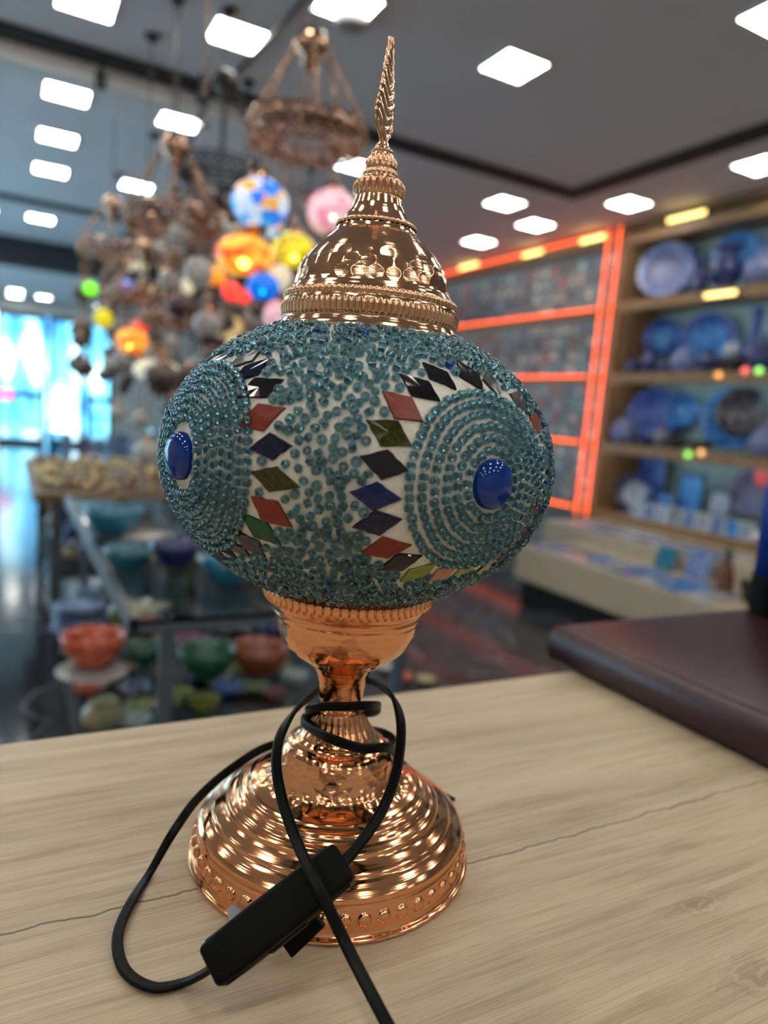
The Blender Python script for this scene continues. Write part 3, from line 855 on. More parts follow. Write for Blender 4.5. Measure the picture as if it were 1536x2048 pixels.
MB().box((-1.56, .40, 0), (2.16, .47, .962)).box((-1.56, -.38, 0), (-1.5, .47, .962)).box((2.10, -.38, 0), (2.16, .47, .962)).build('carcass', M['white_trim'], cr)

M['leather'] = plain('maroon_leather', (.042, .014, .017), .30, noise=.2, nscale=500, bump=.1)
M['page'] = plain('page_edge', (.5, .46, .38), .7)
bk = empty('leather_folder', (.503, .548, 1.0003), 'dark maroon leather bound album lying on the counter edge', 'book')
rot = Matrix.Rotation(0, 4, 'Z')
# cover with rounded spine along its near-left side
prof = [(.012, .0), (.004, .0025), (.0, .009), (-.0008, .018), (.0, .027), (.004, .0335), (.010, .0362), (.016, .0358), (.020, .0342), (.024, .0352), (.030, .0362)]
V, Fc = [], []
LY_ = .56
for yy in (0, -.002, -LY_ + .002, -LY_):
    e_ = .0015 if yy in (0, -LY_) else 0
    for x_, z_ in prof + [(.40, .0362), (.402, .034), (.40, .0315), (.03, .0310), (.03, .0045), (.40, .0045), (.402, .002), (.40, .0)]:
        V.append((x_ + e_ * (1 if x_ < .2 else -1), yy, max(0, z_ - e_ if z_ > .018 else z_)))
K_ = len(prof) + 8
for i in range(3):
    for k in range(K_): Fc.append((i * K_ + k, (i + 1) * K_ + k, (i + 1) * K_ + (k + 1) % K_, i * K_ + (k + 1) % K_))
Fc += [tuple(range(K_)), tuple(3 * K_ + k for k in range(K_))[::-1]]
o = link('cover', mesh('cover', V, Fc), M['leather'], bk)
md = o.modifiers.new('edge', 'EDGE_SPLIT'); md.split_angle = math.radians(50)
MB().box((.028, -LY_ + .006, .0046), (.392, -.006, .0309)).build('pages', M['page'], bk)

TPOS = on_z(1562, 1228, 1.0366)
M['blue_plastic'] = plain('blue_plastic', (.006, .05, .38), .35)
tb = empty('tumbler', (TPOS.x, TPOS.y, 1.0366), 'blue tumbler with black base standing on the maroon album', 'tumbler')
MB().lathe([(.0001, 0), (.036, 0), (.038, .003), (.038, .046), (.0375, .048), (.0001, .048)], 48).build('base', M['black_plastic'], tb, smooth=False)
MB().lathe([(.0001, .048), (.0365, .048), (.0385, .155), (.0365, .16), (.0345, .155), (.033, .055), (.0001, .055)], 48).build('cup', M['blue_plastic'], tb, smooth=True)

# ================================================================= RIGHT WALL: POTTERY SHELVES, MAGNET WALL, BENCH
SX = 4.58                                   # front edge of the shelving
M['teal_back'] = plain('pale_teal_panel', (.42, .64, .66), .6, noise=.04, nscale=3)
M['board'] = plain('honey_wood_board', (.30, .17, .075), .45, noise=.2, nscale=14)
M['shelf_lamp'] = emitter('warm_lamp_strip', (1.0, .72, .22), 3.2)
M['red_led'] = emitter('red_led_glow', (1.0, .125, .035), 3.6)
M['dark_panel'] = plain('mid_grey_panel', (.22, .22, .22), .6)
BZ = [.573, 1.165, 1.755, 2.35, 2.90]
un = empty('pottery_shelf_unit', (SX, 3.1, 0), 'wall shelves with pale teal back full of blue and white pottery', 'shelf')
MB().box((.50, -2.2, 0), (.53, 1.53, HC - .01)).build('back_panel', M['teal_back'], un)
for s_ in (-2.2, 1.50): MB().box((0, s_, 0), (.50, s_ + .03, HC - .01)).build('side_panel', M['board'], un)
for z in BZ: MB().box((0, -2.17, z - .03), (.50, 1.50, z)).box((0, -2.17, z - .085), (.018, 1.50, z - .03)).build('shelf_board', M['board'], un)
MB().box((0, -2.2, 2.94), (.02, 1.53, HC - .01)).build('cornice', M['board'], un)
M['added_strip'] = emitter('added_strip_glow', (.90, .97, 1.0), 4.0)  # added light strips, hidden behind the board lips to brighten the shelves
for z in BZ[1:]: MB().box((.030, -2.15, z - .050), (.050, 1.48, z - .034)).build('added_strip_lamp', M['added_strip'], un)
um = empty('magnet_shelf_unit', (SX, 6.45, 0), 'wall display of souvenir magnets framed by glowing red light strips', 'shelf')
MB().box((.20, -1.78, 0), (.53, 1.78, HC - .01)).build('back_panel', M['dark_panel'], um)
for z in (.575, 1.16, 1.745, 2.33, 2.93): MB().box((0, -1.75, z - .03), (.20, 1.78, z)).box((0, -1.75, z - .07), (.012, 1.78, z - .03)).build('shelf_board', M['board'], um)
for z in (1.16, 1.745, 2.33, 2.93): MB().box((.022, -1.72, z - .045), (.037, 1.72, z - .034)).build('added_strip_lamp', M['added_strip'], um)  # added here too, to light the magnets
leds = [(4.655, 4.685, .55, 2.99, 'left of the two upright red light strips beside the pottery shelves'), ]
def led(name, lab, a, b_, n):
    t = empty(name, a, lab, 'light strip', 'red light strips around the magnet wall')
    d = Vector(b_) - Vector(a); h = .0085
    MB().tube([Vector((.012, 0, 0)), d + Vector((.012, 0, 0))], .005, 6).build('channel', M['dark_metal'], t)
    MB().tube([d * (k / (2.0 * n)) for k in range(2 * n + 1)], [(.0035, h * 1.15)[k % 2] for k in range(2 * n + 1)], 8).build('diode_row', M['red_led'], t)
led('led_strip', 'left one of the two tall upright red light strips', (SX - .03, 4.78, .5), (SX - .03, 4.78, 2.97), 62)
led('led_strip', 'right one of the two tall upright red light strips, next to the pottery shelves', (SX - .03, 4.655, .5), (SX - .03, 4.655, 2.97), 62)
for z, nm in ((2.945, 'topmost'), (2.315, 'second from top'), (1.73, 'third from top'), (1.145, 'fourth from top'), (.56, 'lowest')):
    led('led_strip', nm + ' of the level red light strips on the magnet wall', (SX - .02, 4.86, z), (SX - .02, 8.2, z), 74)
for px, py, L_, z, lab in ((1372, 433, .34, 2.93, 'warm yellow lamp under the top board above the large blue plate'), (1185, 478, .30, 2.93, 'warm yellow lamp at the top of the red upright strips'), (1065, 507, .30, 2.93, 'middle warm yellow lamp on the top edge of the magnet wall'), (937, 532, .36, 2.93, 'warm yellow lamp nearest the copper cap on the magnet wall'), (1440, 588, .26, 2.31, 'warm yellow lamp under the second board at the right')):
    p = on_x(px, py, SX - .03)
    t = empty('shelf_light', (SX - .035, p.y, p.z), lab, 'shelf light', 'warm lamps along the shelf edges')
    MB().box((.012, -L_ / 2 - .01, -.02), (.0355, L_ / 2 + .01, .02)).build('housing', M['dark_metal'], t)
    MB().box((0, -L_ / 2, -.016), (.012, L_ / 2, .016), bev=.004).build('tube', M['shelf_lamp'], t)
for px, py, col, lab in ((1370, 870, (.35, 1, .1), 'small green indicator lamp under the third board'), (1400, 905, None, ''), ):
    pass
SG = [((.35, 1, .12), 1376, 909, 'yellow green'), ((1, .55, .2), 1402, 905, 'amber'), ((1, .18, .15), 1490, 741, 'red'), ((.4, 1, .2), 1518, 741, 'light green'), ((1, .45, .12), 1437, 750, 'orange')]
for col, px, py, nm in SG:
    p = on_x(px, py, SX - .012)
    MBx = MB().ball((0, 0, 0), .022, 12)
    o = MBx.build('fairy_light', emitter('fairy_glow_' + nm.replace(' ', '_'), col, 1.6), None, p, True)
    tag(o, nm + ' round fairy light on the edge of a pottery shelf board', 'fairy light')

G = {
    'blue': patterned('blue_glaze', (.01, .055, .38), [(.015, .10, .52), (.006, .03, .24), (.10, .20, .55)], 60, .3, 0, .1),
    'bluewhite': patterned('blue_white_glaze', (.40, .46, .60), [(.05, .12, .45), (.30, .38, .60), (.02, .05, .32)], 90, .3, 0, .1),
    'lilac': patterned('grey_blue_glaze', (.16, .19, .38), [(.24, .27, .46), (.10, .13, .30), (.18, .22, .42)], 110, .35, 0, .0),
    'navy': patterned('navy_glaze', (.012, .02, .10), [(.03, .05, .22), (.01, .012, .05), (.05, .09, .30)], 70),
    'bright': patterned('azure_glaze', (.015, .17, .62), [(.04, .30, .75), (.01, .09, .45), (.10, .38, .75)], 60, .3, 0, .1),
    'dark': patterned('dark_grey_glaze', (.02, .02, .028), [(.05, .05, .06), (.01, .01, .02), (.10, .10, .12)], 80),
    'grey': patterned('grey_glaze', (.22, .23, .26), [(.30, .31, .34), (.12, .12, .15), (.25, .26, .34)], 80),
    'white': patterned('white_glaze', (.50, .54, .58), [(.40, .46, .55), (.56, .58, .60), (.20, .30, .52)], 50),
}


def plate_obj(px, py, dpx, mats, lab, z0, back=.30, tilt=14, grp='plates on the pottery shelves', name='plate', yaw=24):
    X = SX + .3
    D_ = (on_x(px, py, X) - CAM).length; R_ = dpx / 2 / F * D_ * 1.04
    R_ = min(R_, .232); zb = max(q for q in BZ if q <= z0 + .001)
    X = SX + (.475 - R_ * (math.sin(math.radians(yaw)) + math.sin(math.radians(tilt))) - (0 if back > .25 else (.09 if back > .16 else .18)))
    p = on_x(px, py, X); p.y = min(p.y, 4.575 - R_ * math.cos(math.radians(yaw)))
    prof = [(.0001, .004), (R_ * .55, .004), (R_ * .60, .010), (R_ * .64, .016), (R_ * .97, .034), (R_, .036), (R_ * .995, .031), (R_ * .66, .009), (R_ * .58, .0), (.0001, .0)]
    mat = Matrix.Rotation(math.radians(yaw), 4, 'Z') @ Matrix.Rotation(math.radians(-90 + tilt), 4, 'Y')
    cz = R_ * math.cos(math.radians(tilt)) + .012; z0 = min(max(p.z, zb + cz), zb + .505 - cz) 
    ob = MB().lathe(prof, 40, (0, 0, 0), mat=mat, mfun=lambda i: 0 if (i < 3) else 1).build(name, [G[mats[0]], G[mats[1]]], None, (X, p.y, z0), True)
    return tag(ob, lab, 'plate', grp)


def pot(px, z0, prof, s, mat, lab, cat, name, back=.10, mouth='dark', grp=None):
    X = SX + back; p = on_x(px, 700, X)
    # column px refers to the foot; find y so that the projected foot lands on px
    y = p.y
    for _ in range(6):
        d = Vector((X, y, z0 + .08)) - CAM; cx = 768 + F * d.dot(rt) / d.dot(fw); y += (cx - px) / F * d.length
    P_ = [(r_ * s, h * s) for r_, h in prof]
    ob = MB().lathe(P_, 28).build(name, G[mat], None, (X, y, z0 + .0005), True)
    return tag(ob, lab, cat, grp)


URN = [(.0001, 0), (.42, 0), (.36, .06), (.30, .12), (.55, .40), (.70, .75), (.66, 1.05), (.42, 1.35), (.34, 1.50), (.52, 1.72), (.60, 1.80), (.54, 1.80), (.30, 1.52), (.36, 1.36), (.0001, 1.30)]
BOTTLE = [(.0001, 0), (.40, 0), (.46, .08), (.62, .45), (.60, .75), (.36, 1.10), (.17, 1.45), (.14, 1.95), (.17, 2.35), (.24, 2.60), (.19, 2.60), (.11, 2.3), (.0001, 2.2)]
JAR = [(.0001, 0), (.45, 0), (.60, .2), (.68, .5), (.62, .82), (.48, .95), (.52, .98), (.50, 1.04), (.30, 1.18), (.12, 1.24), (.08, 1.28), (.13, 1.36), (.08, 1.42), (.0001, 1.43)]
BOWLP = [(.0001, 0), (.38, 0), (.36, .08), (.55, .16), (.80, .38), (.97, .68), (1.0, .76), (.97, .76), (.78, .42), (.5, .2), (.0001, .13)]
# row on the top board
plate_obj(1352, 505, 128, ('blue', 'blue'), 'deep blue plate standing behind the large pale blue plate', BZ[3], .30)
plate_obj(1326, 525, 126, ('lilac', 'bluewhite'), 'largest pale blue plate with blue rim on the top pottery shelf', BZ[3], .17, 10)
pot(1398, BZ[3], BOTTLE, .115, 'navy', 'slim navy vase right of the large pale plate', 'vase', 'vase', .14)
pot(1450, BZ[3], URN, .18, 'navy', 'dark mouthed blue urn in the middle of the top shelf', 'vase', 'urn', .12)
plate_obj(1484, 470, 84, ('bright', 'bright'), 'bright azure plate high on the wall above the urns', BZ[3] + .27, .32, 6)
pot(1526, BZ[3], JAR, .20, 'lilac', 'wide grey blue lidded jar at the right of the top shelf', 'jar', 'lidded_jar', .15)
# second row
plate_obj(1305, 660, 66, ('bright', 'blue'), 'small bright blue plate at the left of the second pottery shelf', BZ[2] + .17, .32, 8)
pot(1264, BZ[2], JAR, .10, 'navy', 'small dark blue jar nearest the red upright strips', 'jar', 'lidded_jar', .12)
pot(1298, BZ[2], URN, .11, 'navy', 'dark blue urn below the small bright plate', 'vase', 'urn', .12)
pot(1330, BZ[2], JAR, .09, 'navy', 'dark blue jar between the small urn and the pale jar', 'jar', 'lidded_jar', .12)
plate_obj(1420, 655, 120, ('bright', 'blue'), 'large azure plate in the middle of the second shelf', BZ[2] + .05, .30, 10)
pot(1366, BZ[2], JAR, .15, 'bluewhite', 'pale blue jar in front of the large azure plate', 'jar', 'lidded_jar', .12)
pot(1415, BZ[2], URN, .09, 'navy', 'small dark urn overlapping the large azure plate', 'vase', 'urn', .07)
pot(1502, BZ[2], BOTTLE, .19, 'blue', 'tall slender royal blue bottle vase on the second shelf', 'vase', 'bottle_vase', .34)
pot(1466, BZ[2], BOWLP, .12, 'dark', 'dark bowl under the bottle vase at its left', 'bowl', 'bowl', .09)
pot(1466, BZ[2] + .093, JAR, .10, 'white', 'pale jar resting on the dark bowl of the second shelf', 'jar', 'lidded_jar', .09)
pot(1524, BZ[2], JAR, .18, 'navy', 'dark blue jar at the right end of the second shelf', 'jar', 'lidded_jar', .08)
# third row
plate_obj(1290, 808, 104, ('blue', 'blue'), 'royal blue plate at the left of the third pottery shelf', BZ[1] + .07, .30, 10)
pot(1248, BZ[1], JAR, .17, 'lilac', 'grey blue jar beside the red strips on the third shelf', 'jar', 'lidded_jar', .10)
pot(1292, BZ[1], BOWLP, .08, 'navy', 'small navy bowl in front of the royal blue plate', 'bowl', 'bowl', .06)
pot(1322, BZ[1], URN, .09, 'grey', 'grey urn right of the royal blue plate', 'vase', 'urn', .10)
plate_obj(1366, 822, 60, ('bright', 'bright'), 'small azure dish standing in the middle of the third shelf', BZ[1] + .13, .30, 10)
pot(1352, BZ[1], BOWLP, .10, 'dark', 'left one of two dark bowls under the small azure dish', 'bowl', 'bowl', .08)
pot(1402, BZ[1], BOWLP, .11, 'dark', 'right one of two dark bowls on the third shelf', 'bowl', 'bowl', .08)
plate_obj(1466, 838, 110, ('bright', 'bright'), 'azure plate half hidden behind the black plate', BZ[1] + .01, .24, 10)
plate_obj(1486, 826, 84, ('dark', 'dark'), 'black plate leaning before the azure plate', BZ[1] + .12, .14, 8)
pot(1532, BZ[1], JAR, .17, 'lilac', 'violet grey jar at the right edge of the third shelf', 'jar', 'lidded_jar', .10)
# lowest row: pictures, dishes, tile stands
M['black_frame'] = plain('dark_picture_frame', (.03, .035, .035), .4)
M['white_board'] = plain('white_card', (.66, .70, .74), .6, noise=.05)
M['white_board2'] = M['white_board']


def framed(px, py, wpx, hpx, frame, pic, lab, z0, back=.26, name='framed_tile', cat='picture', fw_=.014, grp=None):
    X = SX + back; p = on_x(px, py, X); d = (p - CAM).length
    w2, h2 = wpx / 2 / F * d * 1.12, hpx / 2 / F * d
    t = empty(name, (X, p.y, z0 + .0005), lab, cat, grp)
    f_ = MB().box((-.006, -w2, 0), (.006, -w2 + fw_, 2 * h2)).box((-.006, w2 - fw_, 0), (.006, w2, 2 * h2)).box((-.006, -w2 + fw_, 0), (.006, w2 - fw_, fw_)).box((-.006, -w2 + fw_, 2 * h2 - fw_), (.006, w2 - fw_, 2 * h2))
    f_.build('frame', frame, t)
    MB().box((-.003, -w2 + fw_, fw_), (.005, w2 - fw_, 2 * h2 - fw_)).build('picture', pic, t)
    return t


framed(1304, 945, 58, 108, M['black_frame'], G['blue'], 'tall blue tile picture in a dark frame', BZ[0], .38)
plate_obj(1244, 985, 66, ('white', 'navy'), 'white centred navy plate at the left of the lowest shelf', BZ[0] + .02, .22, 10)
framed(1336, 968, 30, 40, G['bluewhite'], G['bright'], 'small light blue picture card between the two framed tiles', BZ[0] + .03, .2, fw_=.006)
framed(1385, 962, 54, 96, M['black_frame'], G['bright'], 'grey framed picture with a cyan motif', BZ[0], .28, fw_=.03)
framed(1444, 985, 46, 52, M['black_frame'], G['white'], 'small dark framed pale picture right of the cyan one', BZ[0] + .09, .28, fw_=.025)
plate_obj(1508, 985, 78, ('lilac', 'lilac'), 'violet speckled round plate on the lowest shelf', BZ[0] + .02, .28, 10)
fl = empty('fabric_flower', on_x(1524, 958, SX + .12), 'coral pink flower standing by the speckled plate', 'flower')
mb = MB()
for k in range(26):
    a = k * 2.399; r_ = .055 * math.sqrt(k / 26); mb.ball((0, r_ * math.cos(a), r_ * math.sin(a)), .02, 7)
mb.build('blossom', plain('coral_petals', (.75, .13, .14), .6), fl, smooth=True)
hgt = fl.location.z - BZ[0]
MB().tube([(0, 0, -.03), (.01, 0, -hgt + .002)], .004, 6).build('stem', plain('green_stem', (.05, .18, .05), .5), fl)
names = ['white', 'pale blue', 'white', 'lattice grey', 'pale blue', 'clear white', 'blue-patterned', 'bright blue', 'cream']
mt_ = ['white', 'bluewhite', 'white', 'grey', 'bluewhite', 'white', 'bluewhite', 'bright', 'white']
for i, (px, py) in enumerate(((1274, 1012), (1300, 1018), (1326, 1020), (1352, 1026), (1380, 1030), (1408, 1030), (1436, 1036), (1466, 1044), (1494, 1050))):
    framed(px, py, 25, 32, M['white_board'], G[mt_[i]], names[i] + ' little tile on the front edge of the lowest shelf, %s from the left' % ('first', 'second', 'third', 'fourth', 'fifth', 'sixth', 'seventh', 'eighth', 'ninth')[i], BZ[0], .05, 'tile_stand', 'tile', .006, 'small tiles along the lowest shelf')
p = on_x(1522, 1036, SX + .04)
tag(MB().ball((0, 0, .04), .04, 20).build('ornament_ball', plain('pearl_white', (.8, .8, .8), .15), None, (SX + .04, p.y, BZ[0] + .0005), True), 'shiny white ball ornament at the right end of the lowest shelf', 'ornament')

# magnets
rm = random.Random(5)
mshape = []
def magnet_mesh(kind):
    mb = MB()
    if kind == 0: mb.box((-.008, -.035, -.025), (0, .035, .025), bev=.004)
    if kind == 1: mb.lathe([(.0001, 0), (.034, 0), (.036, .004), (.030, .009), (.0001, .011)], 18, mat=Matrix.Rotation(-PI / 2, 4, 'Y'))
    if kind == 2:
        mb.box((-.008, -.026, -.030), (0, .026, .012)); mb.add([(0, -.03, .012), (0, .03, .012), (0, 0, .04), (-.008, -.03, .012), (-.008, .03, .012), (-.008, 0, .04)], [(0, 1, 2), (5, 4, 3), (0, 3, 4, 1), (1, 4, 5, 2), (2, 5, 3, 0)])
    if kind == 3: mb.ball((0, 0, 0), .03, 12, sz=1.2); mb.V = [(-.006 + x * .18, y, z) for x, y, z in mb.V]; mb.box((-.010, -.012, -.045), (0, .012, -.02))
    if kind == 4: mb.box((-.008, -.022, -.036), (0, .022, .036), bev=.003)
    return mb
mcols = [(.36, .06, .07), (.04, .08, .20), (.42, .42, .42), (.10, .36, .40), (.55, .42, .34), (.14, .26, .20), (.60, .12, .10), (.16, .20, .30), (.50, .34, .36), (.66, .62, .54), (.06, .06, .07), (.24, .42, .50)]
mm_ = [patterned('magnet_paint_%d' % i, c, [tuple(x * .6 for x in c), (.4, .38, .36), tuple(min(1, x * 1.5) for x in c)], 60, .35, 0, .2) for i, c in enumerate(mcols)]
mprot = {}
for k in range(5):
    for j in range(len(mcols)):
        me = mesh('magnet', magnet_mesh(k).V, magnet_mesh(k).F, k == 3 or k == 1, None); me.materials.append(mm_[j]); mprot[(k, j)] = me
cname = ['dark red', 'midnight blue', 'grey', 'petrol', 'sand', 'deep green', 'scarlet', 'slate', 'mauve', 'ivory', 'black', 'light blue']
sname = ['brick-shaped', 'round', 'house-shaped', 'pear-shaped', 'upright']
oname = 'first second third fourth fifth sixth seventh eighth ninth tenth eleventh twelfth thirteenth fourteenth fifteenth sixteenth seventeenth eighteenth'.split()
for bay, (za, zb) in enumerate(((.60, 1.10), (1.18, 1.70), (1.77, 2.28), (2.35, 2.90))):
    for r_ in range(4):
        for c_ in range(18):
            y = 4.93 + c_ * .127 + (c_ > 9) * (c_ - 9) * .03; z = za + .055 + r_ * .13
            kk, jj = rm.randrange(5), rm.randrange(len(mcols))
            o = link('magnet', mprot[(kk, jj)], None, None, (SX + .199, y + rm.uniform(-.015, .015), z + rm.uniform(-.01, .01)))
            o.scale = (1, 1.45, 1.45)
            o.rotation_euler = (rm.uniform(-.15, .15), 0, 0)
            tag(o, '%s %s magnet, %s row of the %s bay, %s from the upright lights' % (sname[kk], cname[jj], ('bottom', 'lower', 'upper', 'top')[r_], ('lowest', 'second lowest', 'second highest', 'highest')[bay], oname[c_]), 'magnet', 'souvenir magnets on the red-lit wall')

# bench of two steps in front of the shelves
M['cream_board'] = plain('cream_laminate', (.50, .42, .30), .5, noise=.06, nscale=4)
M['shadow_kick'] = plain('shadow_black_plinth', (.008, .008, .009), .6)  # black stands in for the shadow under the bench
bn = empty('display_bench', (3.3, 4.02, 0), 'cream two-step display bench below the pottery shelves', 'bench')
MB().box((0, -3.4, .15), (.62, 0, .39), bev=.004).build('lower_step', M['cream_board'], bn)
MB().box((.05, -3.35, 0), (.62, -.04, .15)).build('plinth', M['shadow_kick'], bn)
MB().box((.62, -3.4, .0), (1.27, .45, .50), bev=.004).build('upper_step', M['cream_board'], bn)
rt_ = random.Random(3)
tcol = [('white', 'white'), ('bluewhite', 'pale blue white'), ('lilac', 'grey blue'), ('grey', 'grey'), ('white', 'off-white'), ('bright', 'bright blue')]
def flat_tile(x, y, z, s, c_, lab):
    o = MB().box((-s, -s, 0), (s, s, .01), bev=.0015).build('tile', G[c_], None, (x, y, z + .0005)); o.rotation_euler = (0, 0, rt_.uniform(-.1, .1))
    return tag(o, lab, 'tile', 'tiles lying on the display bench')
k = 0
ordn = ['nearest the lamp globe', 'second from the lamp globe', 'third from the lamp globe', 'fourth from the lamp globe', 'fifth from the lamp globe', 'sixth from the lamp globe', 'seventh from the lamp globe', 'eighth from the lamp globe']
for i in range(8):
    y = 3.86 - i * .19
    c_, nm = tcol[rt_.randrange(6)]
    flat_tile(3.42, y, .39, .075, c_, nm + ' tile, front row of lower step, ' + ordn[i])
    c_, nm = tcol[rt_.randrange(6)]
    flat_tile(3.62, y + .02, .39, .08, c_, nm + ' tile, middle row of lower step, ' + ordn[i])
    c_, nm = tcol[rt_.randrange(5)]
    flat_tile(4.05, y + .42, .50, .085, c_, nm + ' tile, front row of upper step, ' + ordn[i])
    c_, nm = tcol[rt_.randrange(5)]
    flat_tile(4.32, y + .42, .50, .085, c_, nm + ' tile, back row of upper step, ' + ordn[i])
M['teal_tile'] = patterned('teal_tile_glaze', (.02, .16, .26), [(.03, .24, .34), (.02, .12, .22), (.05, .28, .40)], 70)
def lean_tile(px, py, s, mat, lab):
    p = on_x(px, py, 3.80)
    o = MB().box((-.006, -s, -.0), (.006, s, 2 * s), bev=.002).build('tile', mat, None, (3.80, p.y, .391)); o.rotation_euler = (0, math.radians(14), 0)
    return tag(o, lab, 'tile')
lean_tile(1328, 1118, .075, M['teal_tile'], 'square teal tile leaning on the lower bench step')
lean_tile(1392, 1135, .092, G['bluewhite'], 'square white tile with blue flower pattern leaning right of the teal tile')
M['terracotta'] = plain('brown_terracotta', (.16, .065, .035), .5, noise=.3, nscale=40)
p = on_z(1447, 1185, .39)
fg = empty('figurine', (p.x, p.y, .3905), 'brown robed figurine standing at the end of the lower bench', 'figurine')
MB().lathe([(.0001, 0), (.055, 0), (.052, .02), (.046, .09), (.036, .15), (.028, .17), (.018, .18), (.0001, .182)], 24).build('robe', M['terracotta'], fg, smooth=True)
MB().ball((0, 0, .20), .022, 14).build('head', M['terracotta'], fg, smooth=True)
MB().lathe([(.024, .208), (.018, .235), (.010, .262), (.0001, .265)], 16).build('hat', plain('green_felt', (.03, .07, .05), .7), fg, smooth=True)
p = on_z(1505, 1200, .39)
bsk = empty('wicker_basket', (p.x + .0, p.y - .09, .3905), 'dark basket at the right end of the lower bench, partly behind the tumbler', 'basket')
mb = MB().lathe([(.0001, .0), (.12, 0), (.15, .10), (.155, .105), (.145, .10), (.115, .01), (.0001, .01)], 32)
for k in range(1, 7): mb.lathe([(.12 + .03 * k / 7 + .006 * math.cos(a), .105 * k / 7 + .006 * math.sin(a)) for a in np.linspace(0, 2 * PI, 7)], 32)
mb.build('weave', plain('dark_wicker', (.035, .03, .015), .7, noise=.4, nscale=80), bsk, smooth=True)
MB().ball((0, 0, .10), .10, 20, sz=.35).build('cloth', plain('dusty_pink_cloth', (.45, .28, .25), .8), bsk, smooth=True)

# ================================================================= LEFT: BOWL RACK AND COUNTERS
M['rack_metal'] = plain('grey_rack_metal', (.13, .15, .17), .3, metal=.6, noise=.05)
M['rack_glass'] = plain('rack_glass', (.80, .93, .95), .03, trans=1, ior=1.2, noise=0)
M['rack_board'] = plain('dark_rack_board', (.025, .028, .032), .5)
rk = empty('bowl_rack', (0, 0, 0), 'grey metal rack of glass shelves loaded with coloured bowls behind the counter', 'rack')
RX0, RX1, RY0, RY1 = .22, 1.78, 1.42, 3.15
for x, y in ((.285, RY0 + .02), (.835, RY0), (.285, RY1 - .03), (.835, RY1 - .03)):
    MB().box((x, y, 0), (x + .028, y + .028, .788), bev=.004).build('post', M['rack_metal'], rk)
MB().box((RX0, RY0 + .1, .04), (RX1, RY1, .06)).build('base_shelf', M['rack_board'], rk)
MB().box((.24, 1.62, .338), (1.15, RY1, .348)).build('glass_shelf', M['rack_glass'], rk)
MB().box((RX0, RY0, .788), (.90, RY1, .80)).build('glass_shelf', M['rack_glass'], rk)
MB().box((RX0 - .004, RY0, .775), (RX0 + .016, RY1, .805)).box((RX0, RY0, .772), (.90, RY0 + .015, .787)).build('edge_rail', M['rack_metal'], rk)
glz = lambda nm, c: plain(nm + '_glaze', c, .16, coat=.5, noise=.22, nscale=25)
BC = {'orange': glz('orange', (.60, .10, .035)), 'green': glz('green', (.01, .10, .05)), 'rust': glz('rust', (.28, .055, .015)), 'purple': glz('purple', (.18, .08, .16)), 'lime': glz('lime', (.22, .26, .03)), 'red': glz('red', (.42, .06, .03)),
      'blue': glz('cobalt', (.03, .09, .34)), 'lightblue': glz('slate_blue', (.20, .28, .46)), 'white': glz('ivory', (.48, .46, .42)), 'yellow': glz('yellow', (.38, .30, .03)), 'tan': glz('tan', (.34, .20, .11)), 'navy': glz('dark_navy', (.006, .015, .10)),
      'turq': glz('turquoise', (.01, .16, .28)), 'olive': glz('olive_green', (.14, .16, .045)), 'lilac': glz('lilac', (.22, .18, .32)), 'dark': glz('charcoal', (.02, .03, .04)), 'teal': glz('teal', (.01, .12, .17)), 'sand': glz('sand', (.40, .33, .18))}
bm_cache = {}


def bowl(px, py, wpx, z0, c_, lab, kind='bowl', grp='coloured bowls on the rack', stack=1):
    p = on_z(px, py, z0 + .002)
    R_ = wpx / 2 / F * (p - CAM).length
    for s_ in range(stack):
        if (kind, c_) not in bm_cache:
            if kind == 'bowl': P_ = BOWLP
            elif kind == 'tall': P_ = [(.0001, 0), (.55, 0), (.72, .2), (.95, .65), (1.0, 1.0), (.95, 1.0), (.86, .65), (.6, .22), (.0001, .15)]
            elif kind == 'jar': P_ = [(.0001, 0), (.7, 0), (.95, .3), (1.0, .7), (.85, 1.05), (.6, 1.2), (.68, 1.32), (.6, 1.32), (.5, 1.18), (.0001, 1.1)]
            else: P_ = [(.0001, 0), (.5, 0), (.6, .04), (1, .16), (.99, .2), (.6, .08), (.0001, .06)]
            me_ = MB().lathe(P_, 32); q = mesh(kind, me_.V, me_.F, True); q.materials.append(BC[c_]); bm_cache[(kind, c_)] = q
        nm = {'bowl': 'bowl', 'tall': 'bowl', 'jar': 'jar', 'plate': 'plate'}[kind]
        o = link(nm, bm_cache[(kind, c_)], None, None, (p.x, p.y, z0 + .0005 + s_ * R_ * .22)); o.scale = (R_, R_, R_)
        l2 = lab if stack == 1 else lab + ', ' + ('lowest', 'second', 'third', 'fourth', 'fifth')[s_] + ' of its stack'
        tag(o, l2, nm, grp)


